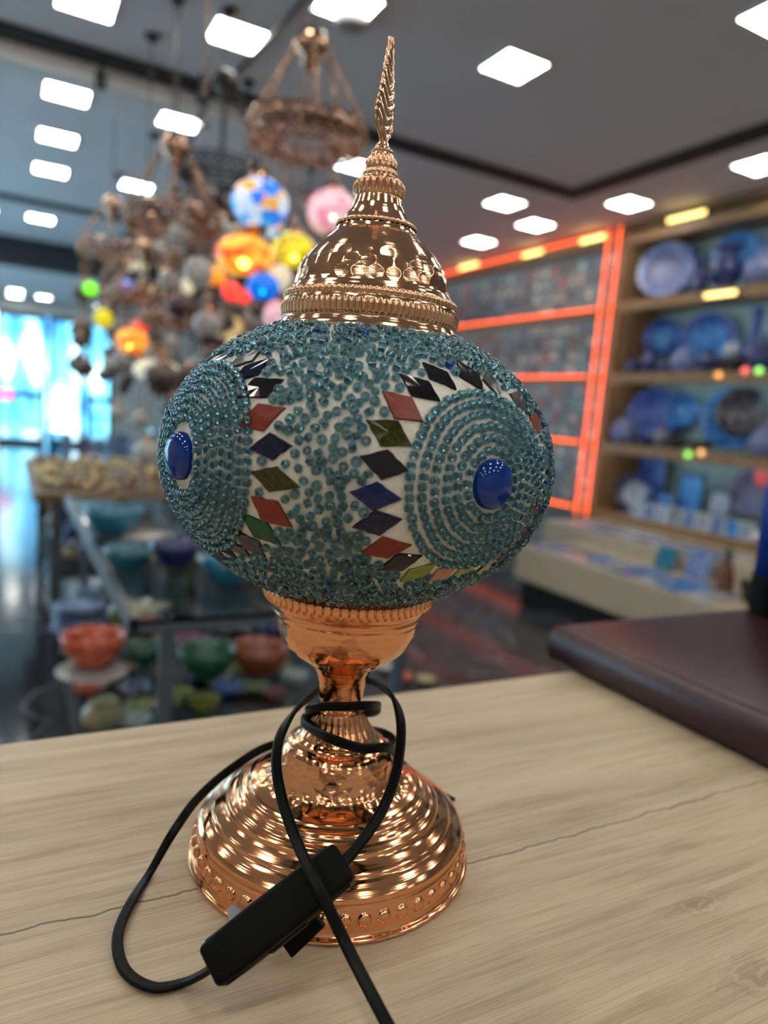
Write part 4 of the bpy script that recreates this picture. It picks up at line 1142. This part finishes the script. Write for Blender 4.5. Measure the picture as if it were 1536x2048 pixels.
TOP, MIDZ, LOW = .80, .348, .06
for a in [(350, 1150, 100, TOP, 'olive', 'olive green bowl under the navy bowl on the top shelf', 'bowl'), (452, 1165, 104, TOP, 'turq', 'turquoise deep bowl on the top shelf beside the navy one', 'tall'),
          (258, 1140, 90, TOP, 'teal', 'teal bowl left of the navy bowl on the top shelf', 'tall'), (226, 1068, 104, TOP, 'turq', 'petrol blue bowl on the far end of the top shelf', 'tall'), (300, 1080, 100, TOP, 'white', 'flat ivory dish on the top shelf behind the navy bowl', 'plate'),
          (185, 1350, 124, MIDZ, 'white', 'ivory plate under the orange bowl', 'plate'), (413, 1350, 112, MIDZ, 'green', 'large dark green bowl on the middle shelf', 'tall'), (520, 1345, 112, MIDZ, 'rust', 'rust orange deep bowl on the middle shelf beside the lamp neck', 'tall'),
          (284, 1325, 70, MIDZ, 'green', 'small green bowl between the orange bowl and the rack post', 'tall'), (377, 1280, 76, MIDZ, 'purple', 'purple plate behind the large green bowl', 'plate'), (248, 1245, 60, MIDZ, 'lime', 'yellow green jar at the back of the middle shelf', 'jar'), (290, 1262, 56, MIDZ, 'red', 'small red bowl behind the rack post', 'bowl'),
          (158, 1262, 92, MIDZ, 'blue', 'cobalt plate in the left stack', 'plate'), (330, 1275, 50, MIDZ, 'tan', 'tan saucer on the middle shelf', 'plate'), (470, 1275, 64, MIDZ, 'dark', 'charcoal bowl behind the green bowl', 'bowl'), (560, 1285, 90, MIDZ, 'navy', 'dark navy bowl behind the rust bowl', 'tall'), (450, 1290, 36, MIDZ, 'lime', 'little lime saucer between green and rust bowls', 'plate'),
          (350, 1412, 60, LOW, 'yellow', 'yellow bowl in the front row of the bottom shelf', 'tall'), (408, 1425, 56, LOW, 'yellow', 'second yellow bowl right of the post on the bottom shelf', 'tall'), (436, 1368, 58, LOW, 'white', 'ivory jar on the bottom shelf', 'jar'), (484, 1350, 56, LOW, 'yellow', 'mustard jar on the bottom shelf under the rust bowl', 'jar'), (207, 1455, 76, LOW, 'sand', 'sand coloured pot at the left end of the bottom shelf', 'jar'), (205, 1428, 1, LOW, 'sand', '', None),
          (268, 1462, 64, LOW, 'white', 'ivory bowl by the counter edge on the bottom shelf', 'bowl'), (180, 1392, 58, LOW, 'orange', 'orange saucer bowl at the left of the bottom shelf', 'bowl'), (268, 1395, 62, LOW, 'lilac', 'lilac bowl on the bottom shelf', 'bowl'), (225, 1375, 50, LOW, 'tan', 'tan jar at the back left of the bottom shelf', 'jar'), (508, 1392, 52, LOW, 'olive', 'olive bowl on the bottom shelf', 'bowl'), (455, 1395, 60, LOW, 'blue', 'cobalt bowl on the bottom shelf', 'bowl'),
          (284, 1432, 60, LOW, 'yellow', 'golden yellow bowl left of the rack post', 'bowl'), (556, 1348, 50, LOW, 'tan', 'tan bowl by the lamp neck on the bottom shelf', 'bowl'), (590, 1372, 50, LOW, 'white', 'ivory bowl just left of the lamp neck', 'tall'), (545, 1402, 50, LOW, 'rust', 'rust bowl at the edge of the counter on the bottom shelf', 'bowl'), (390, 1372, 50, LOW, 'navy', 'navy bowl on the bottom shelf behind the yellow ones', 'bowl'), (330, 1362, 44, LOW, 'red', 'red bowl at the back of the bottom shelf', 'bowl'), (250, 1350, 44, LOW, 'red', 'dark red dish at the back left of the bottom shelf', 'bowl'),
          (803, 1365, 44, LOW, 'orange', 'orange bowl seen right of the lamp neck', 'bowl'), (770, 1345, 40, LOW, 'white', 'small pale bowl right of the lamp neck', 'bowl'), (850, 1370, 40, LOW, 'sand', 'sand bowl at the right end of the bottom shelf', 'bowl'), (720, 1330, 44, LOW, 'dark', 'charcoal bowl behind the lamp neck', 'bowl')]:
    if a[6] is None: continue
    bowl(*a[:6], kind=a[6])
def onto(px, py, wpx, z0, c_, lab, kind):      # a bowl sitting inside or on another one
    bowl(px, py, wpx, z0, c_, lab, kind)
onto(350, 1130, 96, TOP + .052, 'navy', 'navy bowl resting in the olive bowl on the top shelf', 'tall')
onto(186, 1325, 112, MIDZ + .02, 'orange', 'bright orange bowl on an ivory plate on the middle shelf', 'tall')
for i, (dz, c_) in enumerate(((.016, 'lightblue'), (.032, 'blue'), (.048, 'lightblue'), (.064, 'navy'), (.080, 'lightblue'))):
    onto(158, 1262 - 9 * (i + 1), 90, MIDZ + dz, c_, '%s plate, %s above the cobalt plate of the left stack' % ({'lightblue': 'slate blue', 'blue': 'bright cobalt', 'navy': 'navy'}[c_], ('first', 'second', 'third', 'fourth', 'fifth')[i]), 'plate')
for i in range(6):
    onto(178, 1222 - 8 * i, 58, MIDZ + i * .014, ('white', 'lightblue')[i % 2], '%s dish, %s from the bottom in the tall far stack' % (('ivory', 'slate blue')[i % 2], ('first', 'second', 'third', 'fourth', 'fifth', 'sixth')[i]), 'plate')

# second counter: trays of brass trinkets
M['brown_wood'] = plain('brown_wood', (.17, .11, .06), .5, noise=.2, nscale=12)
c2 = empty('trinket_table', (0, 0, 0), 'brown table of brass trinkets beyond the bowl rack', 'table')
MB().box((.12, 3.7, .70), (1.0, 5.5, .74), bev=.005).build('tabletop', M['brown_wood'], c2)
for x, y in ((.2, 3.75), (.93, 3.75), (.2, 5.42), (.93, 5.42)): MB().box((x, y, 0), (x + .05, y + .05, .70)).build('leg', M['rack_metal'], c2)
MB().box((.2, 3.8, .30), (.98, 5.45, .33)).build('lower_shelf', M['rack_board'], c2)
M['brass'] = plain('brass', (.70, .50, .22), .28, metal=1, noise=.2)
rb = random.Random(11)
mb = MB()
for _ in range(420): mb.ball((rb.uniform(.16, .96), rb.uniform(3.75, 5.4), .764 + rb.uniform(0, .02)), rb.uniform(.010, .022), 6, rb.randrange(3))
tag(mb.build('brass_trinkets', [M['brass'], plain('grey_beads', (.35, .33, .30), .3), plain('bronze_beads', (.25, .14, .06), .35, metal=.7)], smooth=True), 'heaps of small brass and grey trinkets on the brown table', 'trinkets', kind='stuff')
mb = MB()
for _ in range(200): mb.ball((rb.uniform(.26, .90), rb.uniform(3.85, 5.4), .372 + rb.uniform(0, .03)), rb.uniform(.02, .04), 6, rb.randrange(3))
tag(mb.build('beaded_trinkets', [BC['sand'], BC['tan'], BC['blue']], smooth=True), 'loose beaded trinkets on the lower shelf of the brown table', 'trinkets', kind='stuff')
# cartons on a pale counter
c3 = empty('carton_counter', (0, 0, 0), 'beige counter carrying navy and red cartons left of the lamp globe', 'counter')
MB().box((1.05, 4.6, .86), (2.3, 5.4, .90)).build('worktop', plain('beige_top', (.36, .31, .26), .5), c3)
MB().box((1.08, 4.66, 0), (2.27, 5.36, .86)).build('body', plain('brown_cabinet', (.12, .08, .05), .5), c3)
for i, (x, w_, h_, c_, nm) in enumerate(((1.08, .16, .44, 'navy', 'navy'), (1.26, .14, .40, 'purple', 'plum'), (1.42, .14, .42, 'red', 'red'), (1.58, .15, .46, 'dark', 'charcoal'), (1.75, .15, .38, 'red', 'red'), (1.92, .16, .44, 'navy', 'navy'))):
    for lv in range(2):
        o = MB().box((0, 0, 0), (w_, .22, h_ / 2 - .004), bev=.004).build('carton', BC[c_ if lv == 0 or i != 2 else 'navy'], None, (x, 4.72, .9005 + lv * h_ / 2))
        nn2 = nm if lv == 0 or i != 2 else 'navy'
        tag(o, '%s carton, %s in the %s pile from the left on the beige counter' % (nn2, ('lower', 'upper')[lv], ('first', 'second', 'third', 'fourth', 'fifth', 'sixth')[i]), 'carton', 'cartons stacked on the beige counter')
# far glass showcase
sc = empty('glass_showcase', (0, 0, 0), 'low glass showcase with blue things in front of the bright doors', 'showcase')
MB().box((.32, 8.0, 0), (1.45, 8.7, .38)).build('base', M['brown_wood'], sc)
MB().box((.32, 8.0, .86), (1.45, 8.7, .88)).build('top', M['rack_glass'], sc)
for x in (.32, .68, 1.05, 1.42): MB().box((x, 8.0, .38), (x + .03, 8.03, .86)).build('upright', M['rack_metal'], sc)
for i, (x, h_, c_) in enumerate(((.40, .34, 'turq'), (.52, .40, 'lightblue'), (.72, .38, 'lilac'), (.84, .36, 'lightblue'), (.96, .40, 'lightblue'), (1.10, .42, 'lightblue'), (1.24, .38, 'blue'))):
    o = MB().box((0, 0, 0), (.10, .12, h_), bev=.005).build('gift_box', BC[c_], None, (x, 8.15, .3805)); tag(o, '%s box inside the low glass showcase, %s from the left' % ({'turq': 'turquoise', 'lightblue': 'slate blue', 'lilac': 'lilac', 'blue': 'cobalt'}[c_], ('first', 'second', 'third', 'fourth', 'fifth', 'sixth', 'seventh')[i]), 'box', 'boxes in the glass showcase')
# dark cabinets along the far right side of the hall
cb = empty('dark_cabinet', (0, 0, 0), 'dark brown cabinet at the back behind the hanging lamps', 'cabinet')
M['dark_wood'] = plain('dark_brown_wood', (.055, .040, .033), .5, noise=.25, nscale=8)
MB().box((2.3, 8.6, 0), (4.5, 9.0, 2.45)).build('body', M['dark_wood'], cb)
for z in (.5, 1.0, 1.5, 2.0): MB().box((2.3, 8.35, z - .02), (4.5, 8.6, z)).build('shelf', M['brown_wood'], cb)
rc = random.Random(21)
for zi, z in enumerate((.5, 1.0, 1.5, 2.0)):
    for k in range(9):
        c_ = rc.choice(['tan', 'purple', 'white', 'blue', 'rust', 'dark', 'olive', 'lightblue'])
        o = link('jar', bm_cache.get(('jar', c_)) or (lambda q: (q.materials.append(BC[c_]), bm_cache.__setitem__(('jar', c_), q), q)[2])(mesh('jar', *(lambda b_: (b_.V, b_.F, True))(MB().lathe([(.0001, 0), (.7, 0), (.95, .3), (1.0, .7), (.85, 1.05), (.6, 1.2), (.68, 1.32), (.6, 1.32), (.5, 1.18), (.0001, 1.1)], 20)))), None, None, (2.42 + k * .24, 8.47, z + .0005))
        o.scale = (.09, .09, .12); tag(o, 'jar on the dark cabinet, %s row from below, %s from the left' % (('first', 'second', 'third', 'fourth')[zi], ('first', 'second', 'third', 'fourth', 'fifth', 'sixth', 'seventh', 'eighth', 'ninth')[k]), 'jar', 'jars on the dark cabinet')

# ================================================================= HANGING LAMPS
M['old_copper'] = plain('old_copper', (.48, .29, .19), .14, metal=1, noise=.25, nscale=60)
M['old_iron'] = plain('dark_bronze', (.06, .052, .048), .4, metal=.6, noise=.3)


def glow(name, cols, s, scale=28):
    m = bpy.data.materials.new(name); m.use_nodes = True
    nt = m.node_tree; b_ = nt.nodes['Principled BSDF']
    tc = N(nt, 'ShaderNodeTexCoord'); vo = N(nt, 'ShaderNodeTexVoronoi'); vo.inputs['Scale'].default_value = scale
    nt.links.new(tc.outputs['Object'], vo.inputs['Vector'])
    sp = N(nt, 'ShaderNodeSeparateColor'); nt.links.new(vo.outputs['Color'], sp.inputs[0])
    r_ = N(nt, 'ShaderNodeValToRGB'); r_.color_ramp.interpolation = 'CONSTANT'; el = r_.color_ramp.elements
    while len(el) < len(cols): el.new(.5)
    for i, c in enumerate(cols): el[i].position = i / len(cols); el[i].color = tuple(c) + (1,)
    nt.links.new(sp.outputs[0], r_.inputs['Fac']); nt.links.new(r_.outputs['Color'], b_.inputs['Base Color'])
    nt.links.new(r_.outputs['Color'], b_.inputs['Emission Color']); b_.inputs['Emission Strength'].default_value = s; b_.inputs['Roughness'].default_value = .2
    return m


GL = {
    'bluewhite': glow('glow_blue_white', [(.03, .18, .85), (.55, .72, .95), (.05, .40, .95), (.85, .40, .06), (.03, .22, .8), (.70, .75, .85)], .55, 2.6),
    'pink': glow('glow_pink', [(.95, .30, .42), (.95, .45, .55), (.9, .65, .7)], .42, 3),
    'orange': glow('glow_orange', [(1, .22, .01), (1, .38, .02), (.95, .12, .02), (1, .55, .08)], .65, 3.5),
    'yellow': glow('glow_yellow', [(.85, .72, .01), (.95, .82, .05), (.60, .50, .01)], .50, 3.5),
    'blue': glow('glow_blue', [(.01, .12, .75), (.01, .25, .95), (.0, .08, .5)], .6, 30),
    'cream': glow('glow_cream', [(.85, .78, .50), (.9, .85, .65), (.6, .55, .38)], .45, 36),
    'pale': glow('glow_pale', [(.34, .33, .30), (.44, .41, .36), (.26, .28, .31)], .16, 30),
    'red': glow('glow_red', [(.95, .04, .02), (.8, .10, .05), (1, .02, .03)], 1.0, 40),
    'green': glow('glow_green', [(.12, .75, .01), (.2, .9, .05)], 1.2, 40),
    'grey': glow('unlit_grey', [(.10, .085, .075), (.17, .14, .12), (.05, .05, .06), (.16, .085, .06)], .0, 5),
    'plum': glow('unlit_plum', [(.09, .05, .06), (.16, .08, .09), (.05, .045, .05)], .0, 5),
    'multi': glow('glow_multi', [(.65, .50, .12), (.15, .25, .40), (.75, .62, .25), (.7, .25, .06), (.5, .48, .30)], .55, 5),
}
BULB = {k: emitter('bulb_glow_' + k, c_, s_) for k, c_, s_ in (('orange', (1, .75, .12), 4), ('pink', (1, .85, .65), 3), ('yellow', (1, .95, .15), 2.5), ('blue', (.0, .65, 1), 2.5), ('cream', (1, .95, .75), 2.5))}
globe_me = {}


def globe_lamp(parent, loc, r, kind, metal, sz=.82, bulb=False):
    if (kind, sz) not in globe_me:
        k = 16; V = MB().lathe([(max(math.sin(PI * i / k), .02), -sz * math.cos(PI * i / k)) for i in range(k + 1)], 24)
        q = mesh('lamp_globe', V.V, V.F, True); q.materials.append(GL[kind]); globe_me[(kind, sz)] = q
    o = link('lamp_globe', globe_me[(kind, sz)], None, parent, loc); o.scale = (r, r, r)
    key_ = ('cap', metal)
    if key_ not in globe_me:
        V = MB().lathe([(.42, .70), (.44, .74), (.40, .84), (.30, 1.0), (.16, 1.12), (.08, 1.26), (.02, 1.40)], 14)
        q = mesh('lamp_cap', V.V, V.F, True); q.materials.append(M[metal]); globe_me[key_] = q
    c_ = link('lamp_cap', globe_me[key_], None, o)
    if ('fin', metal) not in globe_me:
        V = MB().lathe([(.40, -.72), (.34, -.86), (.12, -.98), (.05, -1.12), (.001, -1.3)], 14)
        q = mesh('lamp_finial', V.V, V.F, True); q.materials.append(M[metal]); globe_me[('fin', metal)] = q
    link('lamp_finial', globe_me[('fin', metal)], None, o)
    if bulb:
        link('bulb', MB_bulb(kind), None, o)
    return o


def MB_bulb(kind):
    if ('bulb', kind) not in globe_me:
        V = MB().ball((0, 0, 0), .24, 12); V.V = [(x - .22, y - .66, z - .30) for x, y, z in V.V]
        q = mesh('bulb', V.V, V.F, True); q.materials.append(BULB[kind]); globe_me[('bulb', kind)] = q
    return globe_me[('bulb', kind)]


def chain(name, a, b_, metal, parent, r=.006, step=.022):
    a, b_ = Vector(a), Vector(b_); d = b_ - a; n = max(2, int(d.length / step)); mb = MB()
    for i in range(n + 1): mb.ball(a + d * i / n, r, 6)
    mb.tube([a, b_], r * .4, 4)
    return mb.build(name, M[metal], parent, smooth=True)


def chandelier(lab, px, crown_py, ring_py, ring_w, D_, lamps, metal='old_copper', name='chandelier', nch=6, grp=None, extra=0, rs=0):
    """crown, chains and ring are placed round the hanging axis; each lamp (px, py, r px, kind[, flat]) hangs from the ring on its own chain"""
    base = at_dist(px, ring_py, D_); ax = Vector((base.x, base.y, 0)); zr = base.z
    cr_ = at_dist(px, crown_py, D_).z
    R_ = ring_w / 2 / F * (base - CAM).length
    top_z = HC - .002
    t = empty(name, (ax.x, ax.y, top_z), lab, 'chandelier', grp)
    L = lambda x, y, z: Vector((x, y, z - top_z))
    MB().lathe([(.0001, 0), (.035, 0), (.035, -.012), (.012, -.035), (.0001, -.035)], 20).build('canopy', M['old_iron'], t, smooth=True)
    if cr_ < HC - .1: MB().tube([(0, 0, -.03), L(0, 0, cr_ + .03)], .003, 6).build('suspension_wire', M['old_iron'], t)
    s = R_ * .28
    MB().lathe([(s * .2, .06), (s * .7, .045), (s, .02), (s * 1.05, 0), (s * .95, -.02), (s * .5, -.035), (s * .6, -.06), (s * .2, -.07)], 24, L(0, 0, min(cr_, HC - .08))).build('crown', M[metal], t, smooth=True)
    hb = max(.022, R_ * .16)
    mb = MB(); nb = 30
    rims = ((R_, hb), (R_ * 1.03, 0.0), (R_ * .96, -hb), (R_ * .5, -hb * 1.1))
    for q_, dz in rims: mb.lathe([(q_ + .0055 * math.cos(u), dz + .0055 * math.sin(u)) for u in np.linspace(0, 2 * PI, 6)], 36, L(0, 0, zr))
    for k in range(nb):
        for a0, a1 in ((k, k + 1), (k + 1, k)):
            for (qa, za), (qb, zb) in zip(rims[:-1], rims[1:]):
                u, v = 2 * PI * a0 / nb, 2 * PI * a1 / nb
                mb.tube([L(qa * math.cos(u), qa * math.sin(u), zr + za), L(qb * math.cos(v), qb * math.sin(v), zr + zb)], .0034, 4, caps=False)
        a = 2 * PI * k / nb; mb.ball(L(R_ * 1.03 * math.cos(a), R_ * 1.03 * math.sin(a), zr), .009, 6); mb.ball(L(R_ * .96 * math.cos(a), R_ * .96 * math.sin(a), zr - hb * 1.3), .008, 6)
    mb.build('ring', M[metal], t, smooth=True)
    for k in range(nch):
        a = 2 * PI * (k + .3) / nch
        chain('chain', L(s * math.cos(a), s * math.sin(a), min(cr_, HC - .08)), L(R_ * math.cos(a), R_ * math.sin(a), zr + hb), metal, t, .0095, .028)
    for lp in lamps:
        lx, ly, rp, kind = lp[:4]; sz = lp[4] if len(lp) > 4 else .82; dd = lp[5] if len(lp) > 5 else 0
        p = at_dist(lx, ly, D_ + dd); r_ = rp / F * (p - CAM).length
        g = globe_lamp(t, L(p.x - ax.x, p.y - ax.y, p.z), r_, kind, metal, sz, kind in ('orange', 'pink', 'yellow', 'blue', 'cream') and rp > 20)
        dv = Vector((p.x - ax.x, p.y - ax.y)); q = dv.normalized() * min(R_, dv.length) if dv.length > 1e-3 else dv
        chain('drop_chain', L(p.x - ax.x, p.y - ax.y, p.z + r_ * 1.2), L(q.x, q.y, max(zr - hb, p.z + r_ * 1.35)), metal, t, .005, .020)
    rr_ = random.Random(rs)
    for _ in range(extra):
        a = rr_.uniform(0, 2 * PI); q = R_ * rr_.uniform(.5, 1.0); zz_ = zr - rr_.uniform(.1, .75); k = rr_.choice(['grey', 'plum', 'grey', 'plum', 'grey', 'grey', 'pale'])
        r_ = rr_.uniform(.045, .07); p = L(q * math.cos(a), q * math.sin(a), zz_)
        globe_lamp(t, p, r_, k, metal); chain('drop_chain', p + Vector((0, 0, r_ * 1.2)), L(q * math.cos(a), q * math.sin(a), zr), metal, t, .005, .024)
    return t


chandelier('nearest copper chandelier with lit blue, pink, orange and yellow globes', 612, 92, 272, 205, 2.5,
           [(520, 408, 52, 'bluewhite', .85, -.1), (664, 425, 46, 'pink', .9, .05), (490, 512, 54, 'orange', .72, -.05), (588, 503, 42, 'yellow', .8, .15), (526, 574, 31, 'blue', .85, -.1), (560, 556, 22, 'cream', 1.1, .05), (545, 455, 22, 'bluewhite', .9, .2), (552, 632, 24, 'pink', 1.2, .1)])
chandelier('copper chandelier hanging left of the nearest one, with white and red globes', 345, 296, 440, 165, 3.1,
           [(357, 472, 19, 'pale', 1.0), (396, 545, 26, 'pale', 1.1, -.1), (430, 552, 20, 'orange', .9), (462, 582, 17, 'red', 1.1, .05), (487, 592, 15, 'red', 1.0), (376, 572, 12, 'cream', 1.3, -.1), (340, 560, 20, 'pale', .9, .15), (444, 462, 28, 'pale', .7, .1)], extra=6, rs=1)
chandelier('dark bronze chandelier between the two copper ones', 442, 165, 345, 150, 3.6, [(420, 400, 26, 'plum'), (470, 420, 26, 'grey'), (395, 430, 24, 'grey'), (440, 470, 22, 'plum')], 'old_iron', extra=5, rs=2)
chandelier('small chandelier with green, blue and yellow globes near the bright doors', 222, 412, 500, 110, 4.6,
           [(181, 577, 12, 'green', 1.0, -.1), (253, 575, 15, 'blue', 1.0, -.1), (207, 637, 17, 'yellow', 1.0), (285, 532, 9, 'cream', 1.2), (262, 530, 9, 'cream', 1.2), (287, 560, 9, 'pale', 1.1, .1)], extra=8, rs=3)
chandelier('chandelier with orange and red globes above the carton counter', 286, 500, 590, 110, 4.0,
           [(285, 648, 13, 'red', 1.0, -.1), (264, 682, 29, 'orange', .85), (345, 640, 15, 'bluewhite', 1.2, .1), (345, 682, 12, 'pale', 1.0), (290, 732, 14, 'pale', .8)], extra=4, rs=4)
chandelier('chandelier with a wide cream globe just left of the lamp globe', 330, 560, 640, 90, 3.6, [(315, 742, 44, 'cream', .5)], extra=3, rs=5)
chandelier('chandelier with speckled yellow globes left of the lamp cap', 476, 470, 560, 110, 4.3,
           [(452, 652, 32, 'multi', .7), (512, 630, 22, 'pale', 1.0), (470, 690, 18, 'cream', .7), (420, 610, 18, 'plum')], extra=8, rs=6)
for i, (px, cp, rp, w_, D_, nm) in enumerate(((300, 420, 520, 120, 5.4, 'tarnished brown chandelier with unlit globes behind the white-globed one'), (400, 400, 520, 130, 5.0, 'brown chandelier with grey unlit globes behind the red globes'), (520, 380, 520, 130, 6.1, 'unlit brown chandelier behind the orange globe'), (230, 520, 590, 70, 6.5, 'far little chandelier with grey globes beside the daylight'), (370, 560, 650, 90, 6.0, 'far brown chandelier low behind the orange and red globes'), (610, 400, 540, 120, 5.6, 'unlit chandelier behind the yellow globe and the cap'),
        (262, 470, 565, 110, 8.3, 'distant brown chandelier above the green and blue globes'), (350, 380, 470, 130, 6.6, 'distant brown chandelier right behind the copper chains left of centre'), (455, 480, 570, 130, 7.2, 'distant brown chandelier between the white and the orange globes'), (540, 500, 590, 130, 7.9, 'distant brown chandelier behind the blue and cream globes'))):
    chandelier(nm, px, cp, rp, w_, D_, [], 'old_copper' if i % 2 else 'old_iron', extra=16, rs=10 + i)
# ceiling fittings
p = on_z(702, 46, 2.97)
o = MB().lathe([(.0001, .028), (.06, .028), (.075, .02), (.078, .0), (.06, -.02), (.0001, -.028)], 28).build('smoke_detector', plain('pale_grey_plastic', (.34, .34, .35), .35), None, (p.x, p.y, 2.97), True)
tag(o, 'round grey disc fitting on the ceiling above the nearest chandelier', 'ceiling fitting')
a_ = on_z(640, -40, 2.985); b_ = on_z(468, 150, 2.985)
tag(MB().tube([a_, (a_ + b_) / 2 + Vector((0, 0, -.01)), b_], .010, 8).build('ceiling_cable', M['dark_metal']), 'black cable running along the ceiling past a light panel', 'cable')
p = at_dist(410, 185, 1.9); q = Vector((p.x, p.y, HC))
chain('hanging_chain', q, p, 'old_copper', None, .006, .02)
tag(bpy.context.scene.objects['hanging_chain'], 'thin bare copper chain hanging from the ceiling left of the big chandelier', 'chain')
for px, py, lab in ((202, 118, 'black spotlight bracket hanging from the dark ceiling groove at the left'), (404, 150, 'black spotlight hanging beside the dark chandelier crown')):
    p = on_z(px, py, 2.97); t = empty('spotlight', (p.x, p.y, HC - .022), lab, 'spotlight')
    MB().box((-.012, -.012, -.10), (.012, .012, 0)).build('arm', M['dark_metal'], t)
    MB().lathe([(.0001, 0), (.028, 0), (.03, -.07), (.024, -.072), (.0001, -.05)], 18, (0, 0, -.08)).build('head', M['dark_metal'], t, smooth=True)
sg = empty('sign', on_z(0, 0, HC), 'small glowing pink sign by the leftmost shop window', 'sign')
p = at_dist(8, 788, 15.5); sg.location = p
MB().box((-.35, 0, -.12), (.17, .04, .12), bev=.01).build('case', M['dark_metal'], sg)
MB().box((-.33, -.012, -.10), (.15, -.001, .10)).build('lit_face', emitter('pink_glow', (1, .25, .65), 1.6), sg)

# labels of the ceiling panels, from where they show in the photograph
PL = {(.31, 3.82): 'square light panel cut by the top edge at the upper left corner', (.31, 5.0): 'light panel below the pale ceiling trim at the upper left', (.31, 5.87): 'light panel just under the one by the black spotlight bracket',
      (.31, 6.75): 'light panel in the left row, midway between trim and dark strip', (.31, 8.69): 'light panel right behind the thin dark ceiling strip at the left', (.31, 10.8): 'dimly seen light panel just in front of the bright doorway beam',
      (.97, 3.68): 'light panel beside the black ceiling cable', (.97, 4.97): 'light panel above the crown of the white-globed chandelier', (.97, 6.68): 'light panel left of the hanging chandelier chains', (2.2, 3.1): 'lone diamond light panel right of the lamp tip',
      (2.2, 4.93): 'light panel half hidden behind the lamp spire', (1.3, 3.12): 'light panel cut by the top edge above the nearest chandelier', (3.51, 4.89): 'light panel nearest the corner of the dark ceiling groove', (4.08, 5.2): 'light panel above the middle of the red-lit magnet wall',
      (4.08, 6.05): 'light panel closest to the copper cap over the magnet wall', (4.2, 4.24): 'light panel above the top of the red upright strips', (4.2, 3.15): 'light panel cut by the right edge over the pottery shelves',
      (.15, 15.6): 'far left panel beyond the ceiling beam, nearer one', (.15, 16.4): 'far left panel beyond the ceiling beam, close to the windows', (.65, 16.0): 'far panel beyond the beam, over the left window frame', (1.35, 15.4): 'far panel beyond the beam, over the shop door', (1.75, 16.2): 'far panel beyond the beam, beside the small chandelier'}
for o in [o for o in COL.objects if o.name.startswith('ceiling_light')]:
    for k in ('px', 'seen'): del o[k]
    o['label'] = 'square white ceiling light panel in the part of the shop outside the picture'
    for (x, y), t in PL.items():
        if abs(o.location.x - x) < .01 and abs(o.location.y - y) < .01: o['label'] = t
    if o['label'].startswith('square white ceiling'): o['group'] = 'ceiling light panels outside the picture'
